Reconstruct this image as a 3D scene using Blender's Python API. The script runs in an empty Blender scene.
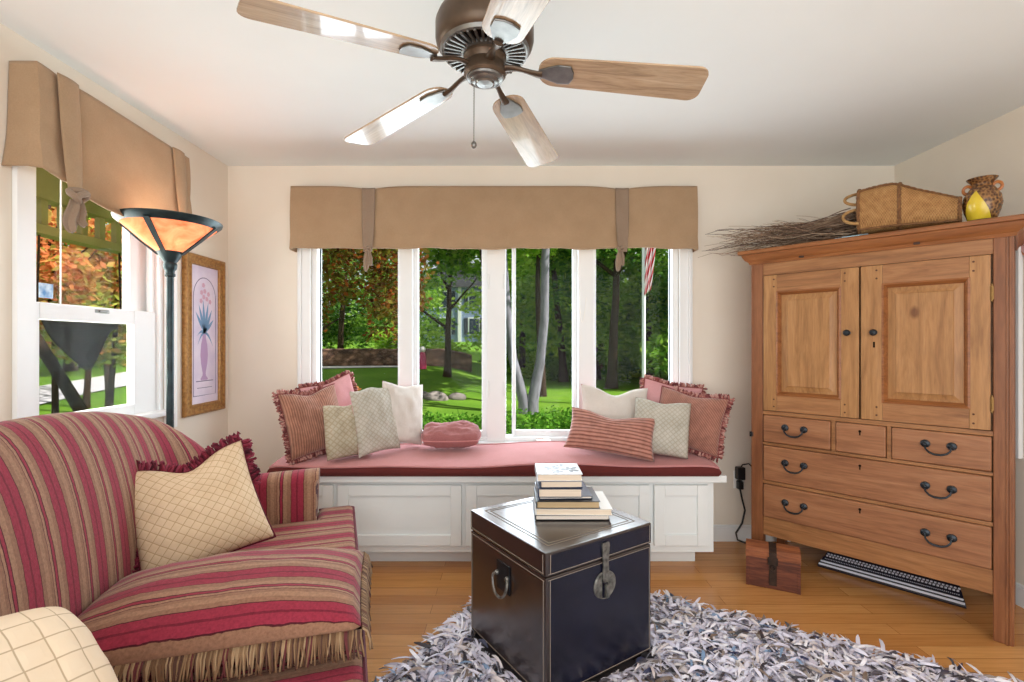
import bpy, bmesh, math, random
import numpy as np
from mathutils import Vector, Matrix, Euler, noise as mnoise
PI = math.pi
R = math.radians
rnd = random.Random(7)
C = bpy.context.scene.collection
SC = bpy.context.scene

# ------------------------------------------------------------------ helpers
def lin(c):
    c /= 255.0
    return c / 12.92 if c <= 0.04045 else ((c + 0.055) / 1.055) ** 2.4
def S(r, g, b):
    return (lin(r), lin(g), lin(b), 1.0)

class MB:
    """collects verts / faces / uvs; build() links them as ONE mesh object"""
    def __init__(s):
        s.v = []; s.f = []; s.uv = []; s.hard = False
    def add(s, vs, fs, uvs=None, M=None):
        b = len(s.v)
        for i, p in enumerate(vs):
            p = Vector(p)
            if M is not None: p = M @ p
            s.v.append(p[:])
            s.uv.append(uvs[i] if uvs is not None else (0.0, 0.0))
        for f in fs: s.f.append(tuple(b + i for i in f))
        return s
    def box(s, x0, x1, y0, y1, z0, z1, bev=0.0, seg=2, M=None, uvf=None):
        bm = bmesh.new()
        bmesh.ops.create_cube(bm, size=1.0)
        for v in bm.verts:
            v.co = Vector(((x0 + x1) / 2 + v.co.x * (x1 - x0), (y0 + y1) / 2 + v.co.y * (y1 - y0), (z0 + z1) / 2 + v.co.z * (z1 - z0)))
        if bev > 0:
            s.hard = True
            bmesh.ops.bevel(bm, geom=bm.edges[:], offset=min(bev, 0.49 * min(abs(x1 - x0), abs(y1 - y0), abs(z1 - z0))), segments=seg, affect='EDGES', profile=0.5)
        bm.verts.index_update()
        vs = [v.co.copy() for v in bm.verts]; fs = [[v.index for v in f.verts] for f in bm.faces]
        bm.free()
        return s.add(vs, fs, [uvf(v) for v in vs] if uvf else None, M)
    def prism(s, pts, z0, z1, bev=0.0, seg=2, M=None, uvf=None, skip_bottom=False):
        bm = bmesh.new()
        n = len(pts)
        lo = [bm.verts.new((p[0], p[1], z0)) for p in pts]
        hi = [bm.verts.new((p[0], p[1], z1)) for p in pts]
        bm.faces.new(hi); bm.faces.new(lo[::-1])
        for i in range(n): bm.faces.new((lo[i], lo[(i + 1) % n], hi[(i + 1) % n], hi[i]))
        bmesh.ops.recalc_face_normals(bm, faces=bm.faces[:])
        if bev > 0: s.hard = True
        if bev > 0: bmesh.ops.bevel(bm, geom=bm.edges[:], offset=bev, segments=seg, affect='EDGES', profile=0.5)
        bm.verts.index_update()
        vs = [v.co.copy() for v in bm.verts]; fs = [[v.index for v in f.verts] for f in bm.faces]
        bm.free()
        return s.add(vs, fs, [uvf(v) for v in vs] if uvf else None, M)
    def grid(s, rows, close_u=False, close_v=False, uvs=None, M=None, cap=False):
        n = len(rows); m = len(rows[0])
        vs = [p for r in rows for p in r]
        u = [q for r in uvs for q in r] if uvs else None
        fs = []
        for i in range(n if close_u else n - 1):
            for j in range(m if close_v else m - 1):
                a = i * m + j; b = i * m + (j + 1) % m; c = ((i + 1) % n) * m + (j + 1) % m; d = ((i + 1) % n) * m + j
                fs.append((a, b, c, d))
        if cap:
            fs.append(tuple(range(m))[::-1]); fs.append(tuple((n - 1) * m + j for j in range(m)))
        return s.add(vs, fs, u, M)
    def lathe(s, prof, seg=32, M=None, a0=0.0, a1=2 * PI):
        full = abs(a1 - a0 - 2 * PI) < 1e-6
        k = seg if full else seg + 1
        rows = [[(max(r, 1e-5) * math.cos(a0 + (a1 - a0) * j / seg), max(r, 1e-5) * math.sin(a0 + (a1 - a0) * j / seg), z) for j in range(k)] for r, z in prof]
        uvs = [[(j / seg, i / max(1, len(prof) - 1)) for j in range(k)] for i in range(len(prof))]
        return s.grid(rows, close_v=full, M=M, uvs=uvs)
    def tube(s, pts, r, seg=8, M=None, closed=False, cap=True):
        P = [Vector(p) for p in pts]; n = len(P)
        rr = r if isinstance(r, (list, tuple)) else [r] * n
        up = None; rows = []
        for i in range(n):
            if closed: t = P[(i + 1) % n] - P[i - 1]
            else: t = P[min(i + 1, n - 1)] - P[max(i - 1, 0)]
            if t.length < 1e-9: t = Vector((0, 0, 1))
            t.normalize()
            if up is None:
                up = Vector((0, 0, 1)) if abs(t.z) < 0.9 else Vector((1, 0, 0))
            up = up - t * up.dot(t)
            if up.length < 1e-6: up = t.orthogonal()
            up.normalize()
            bn = t.cross(up)
            rows.append([P[i] + (up * math.cos(2 * PI * j / seg) + bn * math.sin(2 * PI * j / seg)) * rr[i] for j in range(seg)])
        return s.grid(rows, close_u=closed, close_v=True, M=M, cap=cap and not closed)
    def sphere(s, c, rx, ry=None, rz=None, seg=16, M=None):
        ry = rx if ry is None else ry; rz = rx if rz is None else rz
        h = seg // 2
        rows = [[(c[0] + rx * math.sin(PI * i / h) * math.cos(2 * PI * j / seg), c[1] + ry * math.sin(PI * i / h) * math.sin(2 * PI * j / seg), c[2] + rz * math.cos(PI * i / h)) for j in range(seg)] for i in range(h + 1)]
        return s.grid(rows, close_v=True, M=M)
    def build(s, name, mat, parent=None, sharp=40, recalc=True):
        me = bpy.data.meshes.new(name)
        me.from_pydata(s.v, [], s.f)
        if any(u != (0.0, 0.0) for u in s.uv):
            ul = me.uv_layers.new(name='UVMap')
            idx = np.empty(len(me.loops), dtype=np.int32); me.loops.foreach_get('vertex_index', idx)
            ul.data.foreach_set('uv', np.array(s.uv, dtype=np.float32)[idx].ravel())
        if recalc and len(s.f) < 60000:
            bm = bmesh.new(); bm.from_mesh(me)
            bmesh.ops.recalc_face_normals(bm, faces=bm.faces[:])
            bm.to_mesh(me); bm.free()
        me.polygons.foreach_set('use_smooth', [True] * len(me.polygons))
        if sharp: me.set_sharp_from_angle(angle=R(sharp))
        me.materials.append(mat)
        o = bpy.data.objects.new(name, me)
        C.objects.link(o)
        if parent is not None: o.parent = parent
        if s.hard:
            md = o.modifiers.new('normals', 'WEIGHTED_NORMAL'); md.keep_sharp = True
        return o

def thing(name, label, cat, loc=(0, 0, 0), rot=(0, 0, 0), group=None):
    o = bpy.data.objects.new(name, None); C.objects.link(o)
    o.empty_display_size = 0.1
    o.location = loc; o.rotation_euler = rot
    o['label'] = label; o['category'] = cat
    if group: o['group'] = group
    return o
def tag(o, label, cat, group=None, kind=None):
    o['label'] = label; o['category'] = cat
    if group: o['group'] = group
    if kind: o['kind'] = kind
    return o
def struct(o, label=None):
    o['kind'] = 'structure'
    if label: o['label'] = label
    return o

# ------------------------------------------------------------------ materials
def mat(name, col=(0.8, 0.8, 0.8, 1), rough=0.6, metal=0.0, spec=0.5, coat=0.0):
    m = bpy.data.materials.new(name); m.use_nodes = True
    p = m.node_tree.nodes['Principled BSDF']
    p.inputs['Base Color'].default_value = col
    p.inputs['Roughness'].default_value = rough
    p.inputs['Metallic'].default_value = metal
    p.inputs['Specular IOR Level'].default_value = spec
    p.inputs['Coat Weight'].default_value = coat
    return m
def nd(m, typ, **kw):
    n = m.node_tree.nodes.new(typ)
    for k, v in kw.items(): setattr(n, k, v)
    return n
def lk(m, a, b): m.node_tree.links.new(a, b)
def bsdf(m): return m.node_tree.nodes['Principled BSDF']
def ramp(m, stops, interp='LINEAR'):
    n = nd(m, 'ShaderNodeValToRGB'); cr = n.color_ramp; cr.interpolation = interp
    while len(cr.elements) < len(stops): cr.elements.new(0.5)
    for e, (p, c) in zip(cr.elements, stops): e.position = p; e.color = c
    return n
def coords(m, kind='Object', scale=(1, 1, 1), rot=(0, 0, 0)):
    t = nd(m, 'ShaderNodeTexCoord'); mp = nd(m, 'ShaderNodeMapping')
    mp.inputs['Scale'].default_value = scale; mp.inputs['Rotation'].default_value = rot
    lk(m, t.outputs[kind], mp.inputs['Vector'])
    return mp.outputs['Vector']
def noise(m, vec, scale=5, detail=4, rough=0.5, dist=0.0):
    n = nd(m, 'ShaderNodeTexNoise')
    n.inputs['Scale'].default_value = scale; n.inputs['Detail'].default_value = detail
    n.inputs['Roughness'].default_value = rough; n.inputs['Distortion'].default_value = dist
    lk(m, vec, n.inputs['Vector'])
    return n.outputs['Fac']
def bump(m, h, strength=0.3, dist=0.01):
    b = nd(m, 'ShaderNodeBump'); b.inputs['Strength'].default_value = strength; b.inputs['Distance'].default_value = dist
    lk(m, h, b.inputs['Height']); lk(m, b.outputs['Normal'], bsdf(m).inputs['Normal'])
def math_(m, op, a, b=None, c=None):
    n = nd(m, 'ShaderNodeMath', operation=op)
    for i, x in enumerate((a, b, c)):
        if x is None: continue
        if isinstance(x, (int, float)): n.inputs[i].default_value = x
        else: lk(m, x, n.inputs[i])
    return n.outputs[0]
def mixc(m, fac, a, b, blend='MIX'):
    n = nd(m, 'ShaderNodeMix', data_type='RGBA', blend_type=blend)
    if isinstance(fac, (int, float)): n.inputs[0].default_value = fac
    else: lk(m, fac, n.inputs[0])
    for i, x in ((6, a), (7, b)):
        if isinstance(x, tuple): n.inputs[i].default_value = x
        else: lk(m, x, n.inputs[i])
    return n.outputs[2]
def noisy(name, c1, c2, scale=8, rough=0.7, bmp=0.0, bscale=None, spec=0.4, stretch=(1, 1, 1), metal=0.0, detail=4):
    m = mat(name, c1, rough, metal, spec)
    v = coords(m, 'Object', stretch)
    r = ramp(m, [(0.3, c1), (0.7, c2)])
    lk(m, noise(m, v, scale, detail), r.inputs[0]); lk(m, r.outputs[0], bsdf(m).inputs['Base Color'])
    if bmp: bump(m, noise(m, coords(m, 'Object'), bscale or scale * 4, 3), bmp, 0.01 if (bscale or scale * 4) <= 40 else 0.0012)
    return m
def wood(name, dark, mid, light, axis='x', rough=0.4, scale=1.0, coat=0.0, spec=0.4, knots=False):
    m = mat(name, mid, rough, 0, spec, coat)
    st = {'x': (0.6, 7, 7), 'z': (7, 7, 0.6), 'y': (7, 0.6, 7)}[axis]
    v = coords(m, 'Object', tuple(a * scale for a in st))
    f = noise(m, v, 3.0, 8, 0.62, 1.2)
    r = ramp(m, [(0.25, dark), (0.5, mid), (0.75, light)])
    lk(m, f, r.inputs[0]); col = r.outputs[0]
    g = noise(m, coords(m, 'Object', tuple(a * scale * 5 for a in st)), 4, 3, 0.6)
    gr = ramp(m, [(0.35, (0.72, 0.72, 0.72, 1)), (0.6, (1, 1, 1, 1))]); lk(m, g, gr.inputs[0])
    col = mixc(m, 0.6, col, gr.outputs[0], 'MULTIPLY')
    if knots:
        vo = nd(m, 'ShaderNodeTexVoronoi'); vo.inputs['Scale'].default_value = 3.3
        lk(m, coords(m, 'Object', tuple(0.6 if a < 1 else 1.0 for a in st)), vo.inputs['Vector'])
        kr = ramp(m, [(0.035, (0.30, 0.18, 0.12, 1)), (0.075, (1, 1, 1, 1))]); lk(m, vo.outputs['Distance'], kr.inputs[0])
        col = mixc(m, 0.8, col, kr.outputs[0], 'MULTIPLY')
    lk(m, col, bsdf(m).inputs['Base Color'])
    bump(m, f, 0.12, 0.004)
    return m
def fabric(name, c1, c2, scale=60, rough=0.9, bmp=0.25):
    m = mat(name, c1, rough, 0, 0.15)
    v = coords(m, 'Object')
    r = ramp(m, [(0.3, c1), (0.7, c2)])
    a = noise(m, v, 9, 3); b = noise(m, v, scale * 3, 2)
    lk(m, math_(m, 'MULTIPLY_ADD', b, 0.5, math_(m, 'MULTIPLY', a, 0.5)), r.inputs[0])
    lk(m, r.outputs[0], bsdf(m).inputs['Base Color'])
    bsdf(m).inputs['Sheen Weight'].default_value = 0.15
    bump(m, noise(m, v, scale * 4, 2), bmp, 0.004)
    return m
def uvsep(m):
    t = nd(m, 'ShaderNodeUVMap'); s = nd(m, 'ShaderNodeSeparateXYZ'); lk(m, t.outputs[0], s.inputs[0])
    return t.outputs[0], s.outputs[0], s.outputs[1]
def striped(name):
    """tan chenille with crimson bands; uv.x is metres across the stripes"""
    m = mat(name, rough=0.85, spec=0.2)
    uv, u, v = uvsep(m)
    wob = math_(m, 'MULTIPLY_ADD', noise(m, coords(m, 'Object'), 25, 3), 0.006, u)
    fr = math_(m, 'FRACT', math_(m, 'DIVIDE', wob, 0.152))
    tan, tan2 = S(162, 126, 102), S(146, 109, 88)
    cr, dk, cr2 = S(148, 48, 68), S(78, 28, 36), S(116, 36, 52)
    st = [(0.0, dk), (0.02, cr), (0.075, dk), (0.095, tan), (0.20, tan2), (0.305, dk), (0.32, cr), (0.46, cr2), (0.50, cr), (0.65, dk),
          (0.665, tan2), (0.76, tan), (0.86, tan2), (0.93, dk), (0.945, tan)]
    r = ramp(m, st, 'CONSTANT'); lk(m, fr, r.inputs[0])
    n2 = noise(m, coords(m, 'Object'), 130, 4, 0.7)
    rr = ramp(m, [(0.3, (0.62, 0.60, 0.58, 1)), (0.7, (1.12, 1.1, 1.1, 1))]); lk(m, n2, rr.inputs[0])
    lk(m, mixc(m, 0.8, r.outputs[0], rr.outputs[0], 'MULTIPLY'), bsdf(m).inputs['Base Color'])
    bsdf(m).inputs['Sheen Weight'].default_value = 0.12
    bsdf(m).inputs['Sheen Roughness'].default_value = 0.4
    bump(m, n2, 0.3, 0.004)
    return m
def lattice(name, c1, c2, line, per, width, diag=True, soft=0.0):
    """quilted / windowpane fabric: lines in a square or diamond lattice over the uv"""
    m = mat(name, c1, 0.85, 0, 0.2)
    uv, u, v = uvsep(m)
    if diag:
        a = math_(m, 'ADD', u, v); b = math_(m, 'SUBTRACT', u, v)
    else: a, b = u, v
    def ln(x):
        f = math_(m, 'FRACT', math_(m, 'DIVIDE', x, per))
        return math_(m, 'ABSOLUTE', math_(m, 'SUBTRACT', f, 0.5))
    d = math_(m, 'MINIMUM', ln(a), ln(b))
    r = ramp(m, [(width, line), (width + 0.02 + soft, (1, 1, 1, 1))]); lk(m, d, r.inputs[0])
    base = ramp(m, [(0.3, c1), (0.7, c2)]); lk(m, noise(m, coords(m, 'Object'), 14, 4), base.inputs[0])
    lk(m, mixc(m, 1.0, base.outputs[0], r.outputs[0], 'MULTIPLY'), bsdf(m).inputs['Base Color'])
    br = ramp(m, [(0.0, (0, 0, 0, 1)), (0.25, (1, 1, 1, 1))]); lk(m, d, br.inputs[0])
    bump(m, br.outputs[0], 0.22, 0.004)
    return m
def ribbed(name, c1, c2, dark, per, axis=0):
    m = mat(name, c1, 0.85, 0, 0.2)
    uv, u, v = uvsep(m)
    x = (u, v)[axis] if axis < 2 else math_(m, 'ADD', u, v)
    x = math_(m, 'MULTIPLY_ADD', noise(m, coords(m, 'Object'), 18, 2), 0.004, x)
    f = math_(m, 'FRACT', math_(m, 'DIVIDE', x, per))
    r = ramp(m, [(0.0, dark), (0.18, c1), (0.5, c2), (0.82, c1), (1.0, dark)]); lk(m, f, r.inputs[0])
    n = ramp(m, [(0.3, (0.75, 0.75, 0.75, 1)), (0.7, (1.05, 1.05, 1.05, 1))]); lk(m, noise(m, coords(m, 'Object'), 30, 3), n.inputs[0])
    lk(m, mixc(m, 1.0, r.outputs[0], n.outputs[0], 'MULTIPLY'), bsdf(m).inputs['Base Color'])
    bsdf(m).inputs['Sheen Weight'].default_value = 0.3
    h = ramp(m, [(0.0, (0, 0, 0, 1)), (0.5, (1, 1, 1, 1)), (1.0, (0, 0, 0, 1))]); lk(m, f, h.inputs[0])
    bump(m, h.outputs[0], 0.6, 0.004)
    return m
def glassy(name, tint=(1, 1, 1, 1), k=0.06):
    m = bpy.data.materials.new(name); m.use_nodes = True
    nt = m.node_tree; nt.nodes.clear()
    o = nt.nodes.new('ShaderNodeOutputMaterial'); mx = nt.nodes.new('ShaderNodeMixShader')
    t = nt.nodes.new('ShaderNodeBsdfTransparent'); g = nt.nodes.new('ShaderNodeBsdfGlossy')
    t.inputs[0].default_value = tint; g.inputs['Roughness'].default_value = 0.02
    mx.inputs[0].default_value = k
    nt.links.new(t.outputs[0], mx.inputs[1]); nt.links.new(g.outputs[0], mx.inputs[2]); nt.links.new(mx.outputs[0], o.inputs[0])
    return m
def leafy(name, cols, trans=0.45):
    m = bpy.data.materials.new(name); m.use_nodes = True
    nt = m.node_tree; nt.nodes.clear()
    o = nt.nodes.new('ShaderNodeOutputMaterial'); mx = nt.nodes.new('ShaderNodeMixShader')
    d = nt.nodes.new('ShaderNodeBsdfDiffuse'); t = nt.nodes.new('ShaderNodeBsdfTranslucent')
    g = nt.nodes.new('ShaderNodeNewGeometry')
    r = ramp(m, [(i / max(1, len(cols) - 1), c) for i, c in enumerate(cols)])
    nt.links.new(g.outputs['Random Per Island'], r.inputs[0])
    nt.links.new(r.outputs[0], d.inputs[0]); nt.links.new(r.outputs[0], t.inputs[0])
    mx.inputs[0].default_value = trans
    nt.links.new(d.outputs[0], mx.inputs[1]); nt.links.new(t.outputs[0], mx.inputs[2]); nt.links.new(mx.outputs[0], o.inputs[0])
    return m
def island(name, stops, rough=0.7, spec=0.3, interp='CONSTANT'):
    m = mat(name, rough=rough, spec=spec)
    g = nd(m, 'ShaderNodeNewGeometry')
    r = ramp(m, stops, interp); lk(m, g.outputs['Random Per Island'], r.inputs[0])
    lk(m, r.outputs[0], bsdf(m).inputs['Base Color'])
    return m

M = {}
M['wall'] = noisy('wall_paint', S(228, 220, 207), S(224, 215, 201), 3, 0.85, 0.03, 120, 0.2)
M['ceil'] = noisy('ceiling_paint', S(233, 238, 238), S(230, 235, 235), 3, 0.9, 0.03, 120, 0.2)
M['trim'] = noisy('white_trim_paint', S(230, 233, 234), S(225, 228, 229), 4, 0.4, 0.0, None, 0.4)
M['bench'] = noisy('bench_paint', S(226, 230, 230), S(220, 224, 224), 4, 0.5, 0.0, None, 0.35)
M['glass'] = glassy('window_glass', (0.98, 0.985, 0.98, 1), 0.004)
M['screen'] = glassy('insect_screen', (0.90, 0.91, 0.88, 1), 0.003)
M['pine_x'] = wood('pine_along', S(118, 76, 44), S(154, 106, 66), S(174, 126, 84), 'x', 0.42, knots=True)
M['pine_z'] = wood('pine_upright', S(126, 84, 48), S(164, 118, 72), S(182, 136, 90), 'z', 0.42, knots=True)
M['pine_post'] = wood('pine_post', S(106, 62, 38), S(134, 84, 52), S(150, 100, 66), 'z', 0.4)
M['pine_crown'] = wood('pine_crown', S(108, 62, 32), S(142, 88, 48), S(160, 104, 60), 'x', 0.4)
M['pine_drawer'] = wood('pine_drawer', S(120, 76, 50), S(150, 101, 68), S(168, 120, 86), 'x', 0.42, knots=True)
M['iron'] = noisy('dark_iron', S(46, 54, 62), S(24, 28, 34), 30, 0.35, 0.2, 80, 0.6, metal=0.6)
M['brass'] = mat('old_brass', S(128, 98, 56), 0.4, 0.8)
M['dark'] = mat('dark_gap', S(30, 20, 14), 0.9, 0, 0.1)
M['leather'] = noisy('dark_leather', S(46, 32, 27), S(33, 25, 24), 7, 0.3, 0.05, 160, 0.9)
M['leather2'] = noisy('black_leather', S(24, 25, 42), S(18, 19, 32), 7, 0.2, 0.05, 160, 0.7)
M['stitch'] = mat('pale_stitch', S(150, 138, 126), 0.8)
for k_ in ('leather', 'leather2'):
    bsdf(M[k_]).inputs['Coat Weight'].default_value = 0.8; bsdf(M[k_]).inputs['Coat Roughness'].default_value = 0.22
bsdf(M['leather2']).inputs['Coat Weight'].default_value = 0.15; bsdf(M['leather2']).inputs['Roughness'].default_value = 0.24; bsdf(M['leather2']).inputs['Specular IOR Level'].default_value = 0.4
M['pewter'] = noisy('old_pewter', S(150, 148, 142), S(84, 84, 80), 60, 0.4, 0.3, 120, 0.6, metal=0.7)
M['tassel'] = island('bullion_fringe', [(0, S(136, 108, 80)), (0.3, S(108, 80, 58)), (0.55, S(158, 132, 102)), (0.72, S(84, 58, 48)), (0.92, S(98, 48, 50))], 0.85)
M['burg'] = island('burgundy_loops', [(0, S(120, 36, 56)), (0.4, S(92, 26, 42)), (0.7, S(140, 56, 74)), (0.9, S(66, 20, 32))], 0.85)
M['rosefr'] = island('rose_loops', [(0, S(168, 112, 104)), (0.3, S(132, 72, 70)), (0.6, S(194, 150, 140)), (0.85, S(110, 56, 58))], 0.85)
M['stripe'] = striped('striped_chenille')
M['cream'] = lattice('cream_diamond', S(222, 200, 170), S(212, 188, 156), (0.66, 0.58, 0.48, 1), 0.036, 0.03, True)
M['cream2'] = lattice('cream_windowpane', S(226, 208, 184), S(218, 198, 172), (0.62, 0.58, 0.52, 1), 0.043, 0.02, False)
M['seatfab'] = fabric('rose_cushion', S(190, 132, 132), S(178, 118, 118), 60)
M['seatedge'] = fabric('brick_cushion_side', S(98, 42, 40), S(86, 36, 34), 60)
M['rust'] = ribbed('rust_corduroy', S(158, 110, 90), S(176, 130, 110), S(116, 72, 56), 0.013, 0)
M['rust2'] = ribbed('rust_diagonal', S(158, 108, 92), S(174, 126, 110), S(120, 74, 62), 0.017, 2)
M['lumbar'] = ribbed('rust_lumbar', S(166, 112, 98), S(186, 136, 122), S(100, 58, 50), 0.022, 1)
M['pink'] = fabric('pink_cotton', S(206, 156, 158), S(194, 142, 146), 60)
M['rosepouch'] = fabric('rose_pouch', S(164, 110, 110), S(142, 88, 88), 60)
M['damask'] = lattice('beige_damask', S(188, 180, 162), S(166, 156, 134), (0.80, 0.77, 0.70, 1), 0.034, 0.06, True, 0.1)
M['damask2'] = lattice('grey_damask', S(190, 186, 176), S(170, 166, 154), (0.82, 0.80, 0.76, 1), 0.03, 0.06, True, 0.1)
M['linen'] = fabric('white_linen', S(212, 206, 200), S(200, 192, 184), 60)
M['valance'] = fabric('tan_valance', S(182, 154, 124), S(168, 140, 110), 70)
def translucent_cloth(m, k):
    nt = m.node_tree; out = nt.nodes['Material Output']; mx = nd(m, 'ShaderNodeMixShader'); tr = nd(m, 'ShaderNodeBsdfTranslucent')
    src = bsdf(m).inputs['Base Color'].links[0].from_socket
    lk(m, src, tr.inputs[0]); mx.inputs[0].default_value = k
    lk(m, bsdf(m).outputs[0], mx.inputs[1]); lk(m, tr.outputs[0], mx.inputs[2]); lk(m, mx.outputs[0], out.inputs[0])
translucent_cloth(M['valance'], 0.2)
M['strap'] = fabric('taupe_strap', S(146, 126, 108), S(134, 114, 96), 70)
M['gold'] = noisy('gilt_frame', S(176, 132, 72), S(132, 90, 44), 60, 0.4, 0.3, 120, 0.5, metal=0.35)
M['bronze'] = noisy('fan_bronze', S(92, 76, 62), S(76, 62, 50), 20, 0.38, 0.05, 90, 0.5, metal=0.55)
M['steel'] = noisy('brushed_pewter_arm', S(128, 126, 122), S(104, 102, 100), 30, 0.3, 0.0, None, 0.5, metal=0.75)
M['lamp'] = noisy('verdigris_bronze', S(44, 62, 66), S(30, 42, 46), 25, 0.4, 0.1, 90, 0.5, metal=0.5)
M['black'] = mat('black_plastic', S(22, 22, 24), 0.45)
M['white'] = mat('white_plastic', S(238, 238, 234), 0.4)
M['bark'] = noisy('bark', S(74, 58, 46), S(40, 32, 26), 6, 0.95, 0.6, 14, 0.1, (3, 3, 0.6))
M['palebark'] = noisy('pale_bark', S(140, 138, 150), S(98, 96, 106), 5, 0.95, 0.5, 12, 0.1, (3, 3, 0.7))

# ------------------------------------------------------------------ camera
F = 490.0; H = 1.277; HY = 344.5
cam = bpy.data.cameras.new('camera'); co = bpy.data.objects.new('camera', cam); C.objects.link(co)
co.location = (0, 0, H); co.rotation_euler = (PI / 2, 0, 0)
cam.sensor_width = 36.0; cam.lens = F / 1024 * 36.0; cam.shift_y = (HY - 341.0) / 1024
cam.clip_start = 0.05; cam.clip_end = 500
SC.camera = co
XL, XR, YB, ZC = -1.85, 2.49, 3.19, 2.44
YF = -1.3

# ------------------------------------------------------------------ room shell
floor_m = mat('oak_floor', rough=0.25, spec=0.5)
def make_floor_mat(m):
    v = coords(m, 'Object')
    b = nd(m, 'ShaderNodeTexBrick'); b.offset = 0.37; b.offset_frequency = 2
    b.inputs['Scale'].default_value = 1.0; b.inputs['Brick Width'].default_value = 1.05; b.inputs['Row Height'].default_value = 0.083
    b.inputs['Mortar Size'].default_value = 0.0012; b.inputs['Mortar Smooth'].default_value = 0.2; b.inputs['Bias'].default_value = 0.0
    b.inputs['Color1'].default_value = S(206, 152, 92); b.inputs['Color2'].default_value = S(184, 126, 70); b.inputs['Mortar'].default_value = S(128, 82, 42)
    lk(m, v, b.inputs['Vector'])
    g = noise(m, coords(m, 'Object', (1.2, 22, 22)), 3, 7, 0.6, 0.8)
    r = ramp(m, [(0.3, (0.84, 0.80, 0.76, 1)), (0.62, (1.05, 1.05, 1.05, 1))]); lk(m, g, r.inputs[0])
    lk(m, mixc(m, 0.9, b.outputs['Color'], r.outputs[0], 'MULTIPLY'), bsdf(m).inputs['Base Color'])
    rr = ramp(m, [(0.3, (0.17, 0.17, 0.17, 1)), (0.7, (0.25, 0.25, 0.25, 1))]); lk(m, g, rr.inputs[0]); lk(m, rr.outputs[0], bsdf(m).inputs['Roughness'])
    bump(m, b.outputs['Fac'], -0.25, 0.002)
make_floor_mat(floor_m)
struct(MB().box(XL - 0.2, XR + 0.2, YF, YB + 0.2, -0.12, 0.0).build('floor', floor_m), 'honey oak plank floor')
struct(MB().box(XL - 0.2, XR + 0.2, YF, YB + 0.2, ZC, ZC + 0.12).build('ceiling', M['ceil']), 'white flat ceiling')
# back wall with the wide window opening
BX0, BX1, BZ0, BZ1 = -1.304, 1.084, 0.640, 2.02
w = MB()
w.box(XL - 0.15, BX0, YB, YB + 0.15, 0, ZC); w.box(BX1, XR + 0.15, YB, YB + 0.15, 0, ZC)
w.box(BX0, BX1, YB, YB + 0.15, 0, BZ0); w.box(BX0, BX1, YB, YB + 0.15, BZ1, ZC)
struct(w.build('wall_back', M['wall']), 'cream wall with the wide window and window seat')
LY0, LY1, LZ0, LZ1 = 1.885, 2.60, 0.93, 2.20
w = MB()
w.box(XL - 0.15, XL, YF, LY0, 0, ZC); w.box(XL - 0.15, XL, LY1, YB, 0, ZC)
w.box(XL - 0.15, XL, LY0, LY1, 0, LZ0); w.box(XL - 0.15, XL, LY0, LY1, LZ1, ZC)
struct(w.build('wall_left', M['wall']), 'cream wall with the sash window and framed print')
struct(MB().box(XR, XR + 0.15, YF, YB, 0, ZC).build('wall_right', M['wall']), 'cream wall behind the pine armoire')
def baseb(pts_fn, name):
    b = MB(); pts_fn(b)
    return struct(b.build(name, M['trim']))
baseb(lambda b: (b.box(1.16, XR, YB - 0.014, YB - 0.001, 0, 0.09), b.box(1.16, XR, YB - 0.01, YB - 0.001, 0.09, 0.106, 0.003)), 'baseboard_back')
baseb(lambda b: (b.box(XR - 0.014, XR - 0.001, YF, YB - 0.02, 0, 0.09), b.box(XR - 0.01, XR - 0.001, YF, YB - 0.02, 0.09, 0.106, 0.003)), 'baseboard_right')
baseb(lambda b: (b.box(XL + 0.001, XL + 0.014, YF, YB, 0, 0.09), b.box(XL + 0.001, XL + 0.01, YF, YB, 0.09, 0.106, 0.003)), 'baseboard_left')
# white casing edge on the right wall beside the armoire
struct(MB().box(XR - 0.024, XR - 0.001, 2.385, 2.44, 0.72, 1.76, 0.004).build('trim_1', M['trim']), 'narrow white casing on the right wall beside the armoire')

# ------------------------------------------------------------------ back window
win = bpy.data.objects.new('window_1', None); C.objects.link(win); struct(win, 'wide four pane white window over the window seat')
GY = 3.25
cz = MB()
cw = 0.085
for x0, x1 in ((BX0 - cw, BX0), (BX1, BX1 + cw)):
    cz.box(x0, x1, YB - 0.022, YB - 0.001, BZ0 - 0.02, BZ1 + cw, 0.004)
cz.box(BX0 - cw + 0.012, BX0 - cw + 0.03, YB - 0.032, YB - 0.02, BZ0 - 0.02, BZ1 + cw, 0.004)
cz.box(BX1 + cw - 0.03, BX1 + cw - 0.012, YB - 0.032, YB - 0.02, BZ0 - 0.02, BZ1 + cw, 0.004)
cz.box(BX0, BX1, YB - 0.022, YB - 0.001, BZ1, BZ1 + cw, 0.004)
cz.build('casing', M['trim'], win)
MB().box(BX0 - 0.0, BX1 + 0.0, YB - 0.03, YB + 0.08, BZ0 - 0.022, BZ0 + 0.004, 0.005).build('sill', M['trim'], win)
G = [(-1.269, -0.753), (-0.619, -0.199), (0.030, 0.4026), (0.5545, 1.0446)]
fr = MB()
fr.box(BX0, G[0][0] - 0.0, YB, YB + 0.085, BZ0 + 0.004, BZ1, 0.003)
fr.box(G[3][1], BX1, YB, YB + 0.085, BZ0 + 0.004, BZ1, 0.003)
fr.box(G[0][1] + 0.02, G[1][0] - 0.03, YB + 0.005, YB + 0.10, BZ0 + 0.004, BZ1, 0.004)
fr.box(G[2][1] + 0.03, G[3][0] - 0.02, YB + 0.005, YB + 0.10, BZ0 + 0.004, BZ1, 0.004)
fr.box(-0.165, -0.04, YB + 0.004, YB + 0.10, BZ0 + 0.004, BZ1, 0.004)
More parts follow.
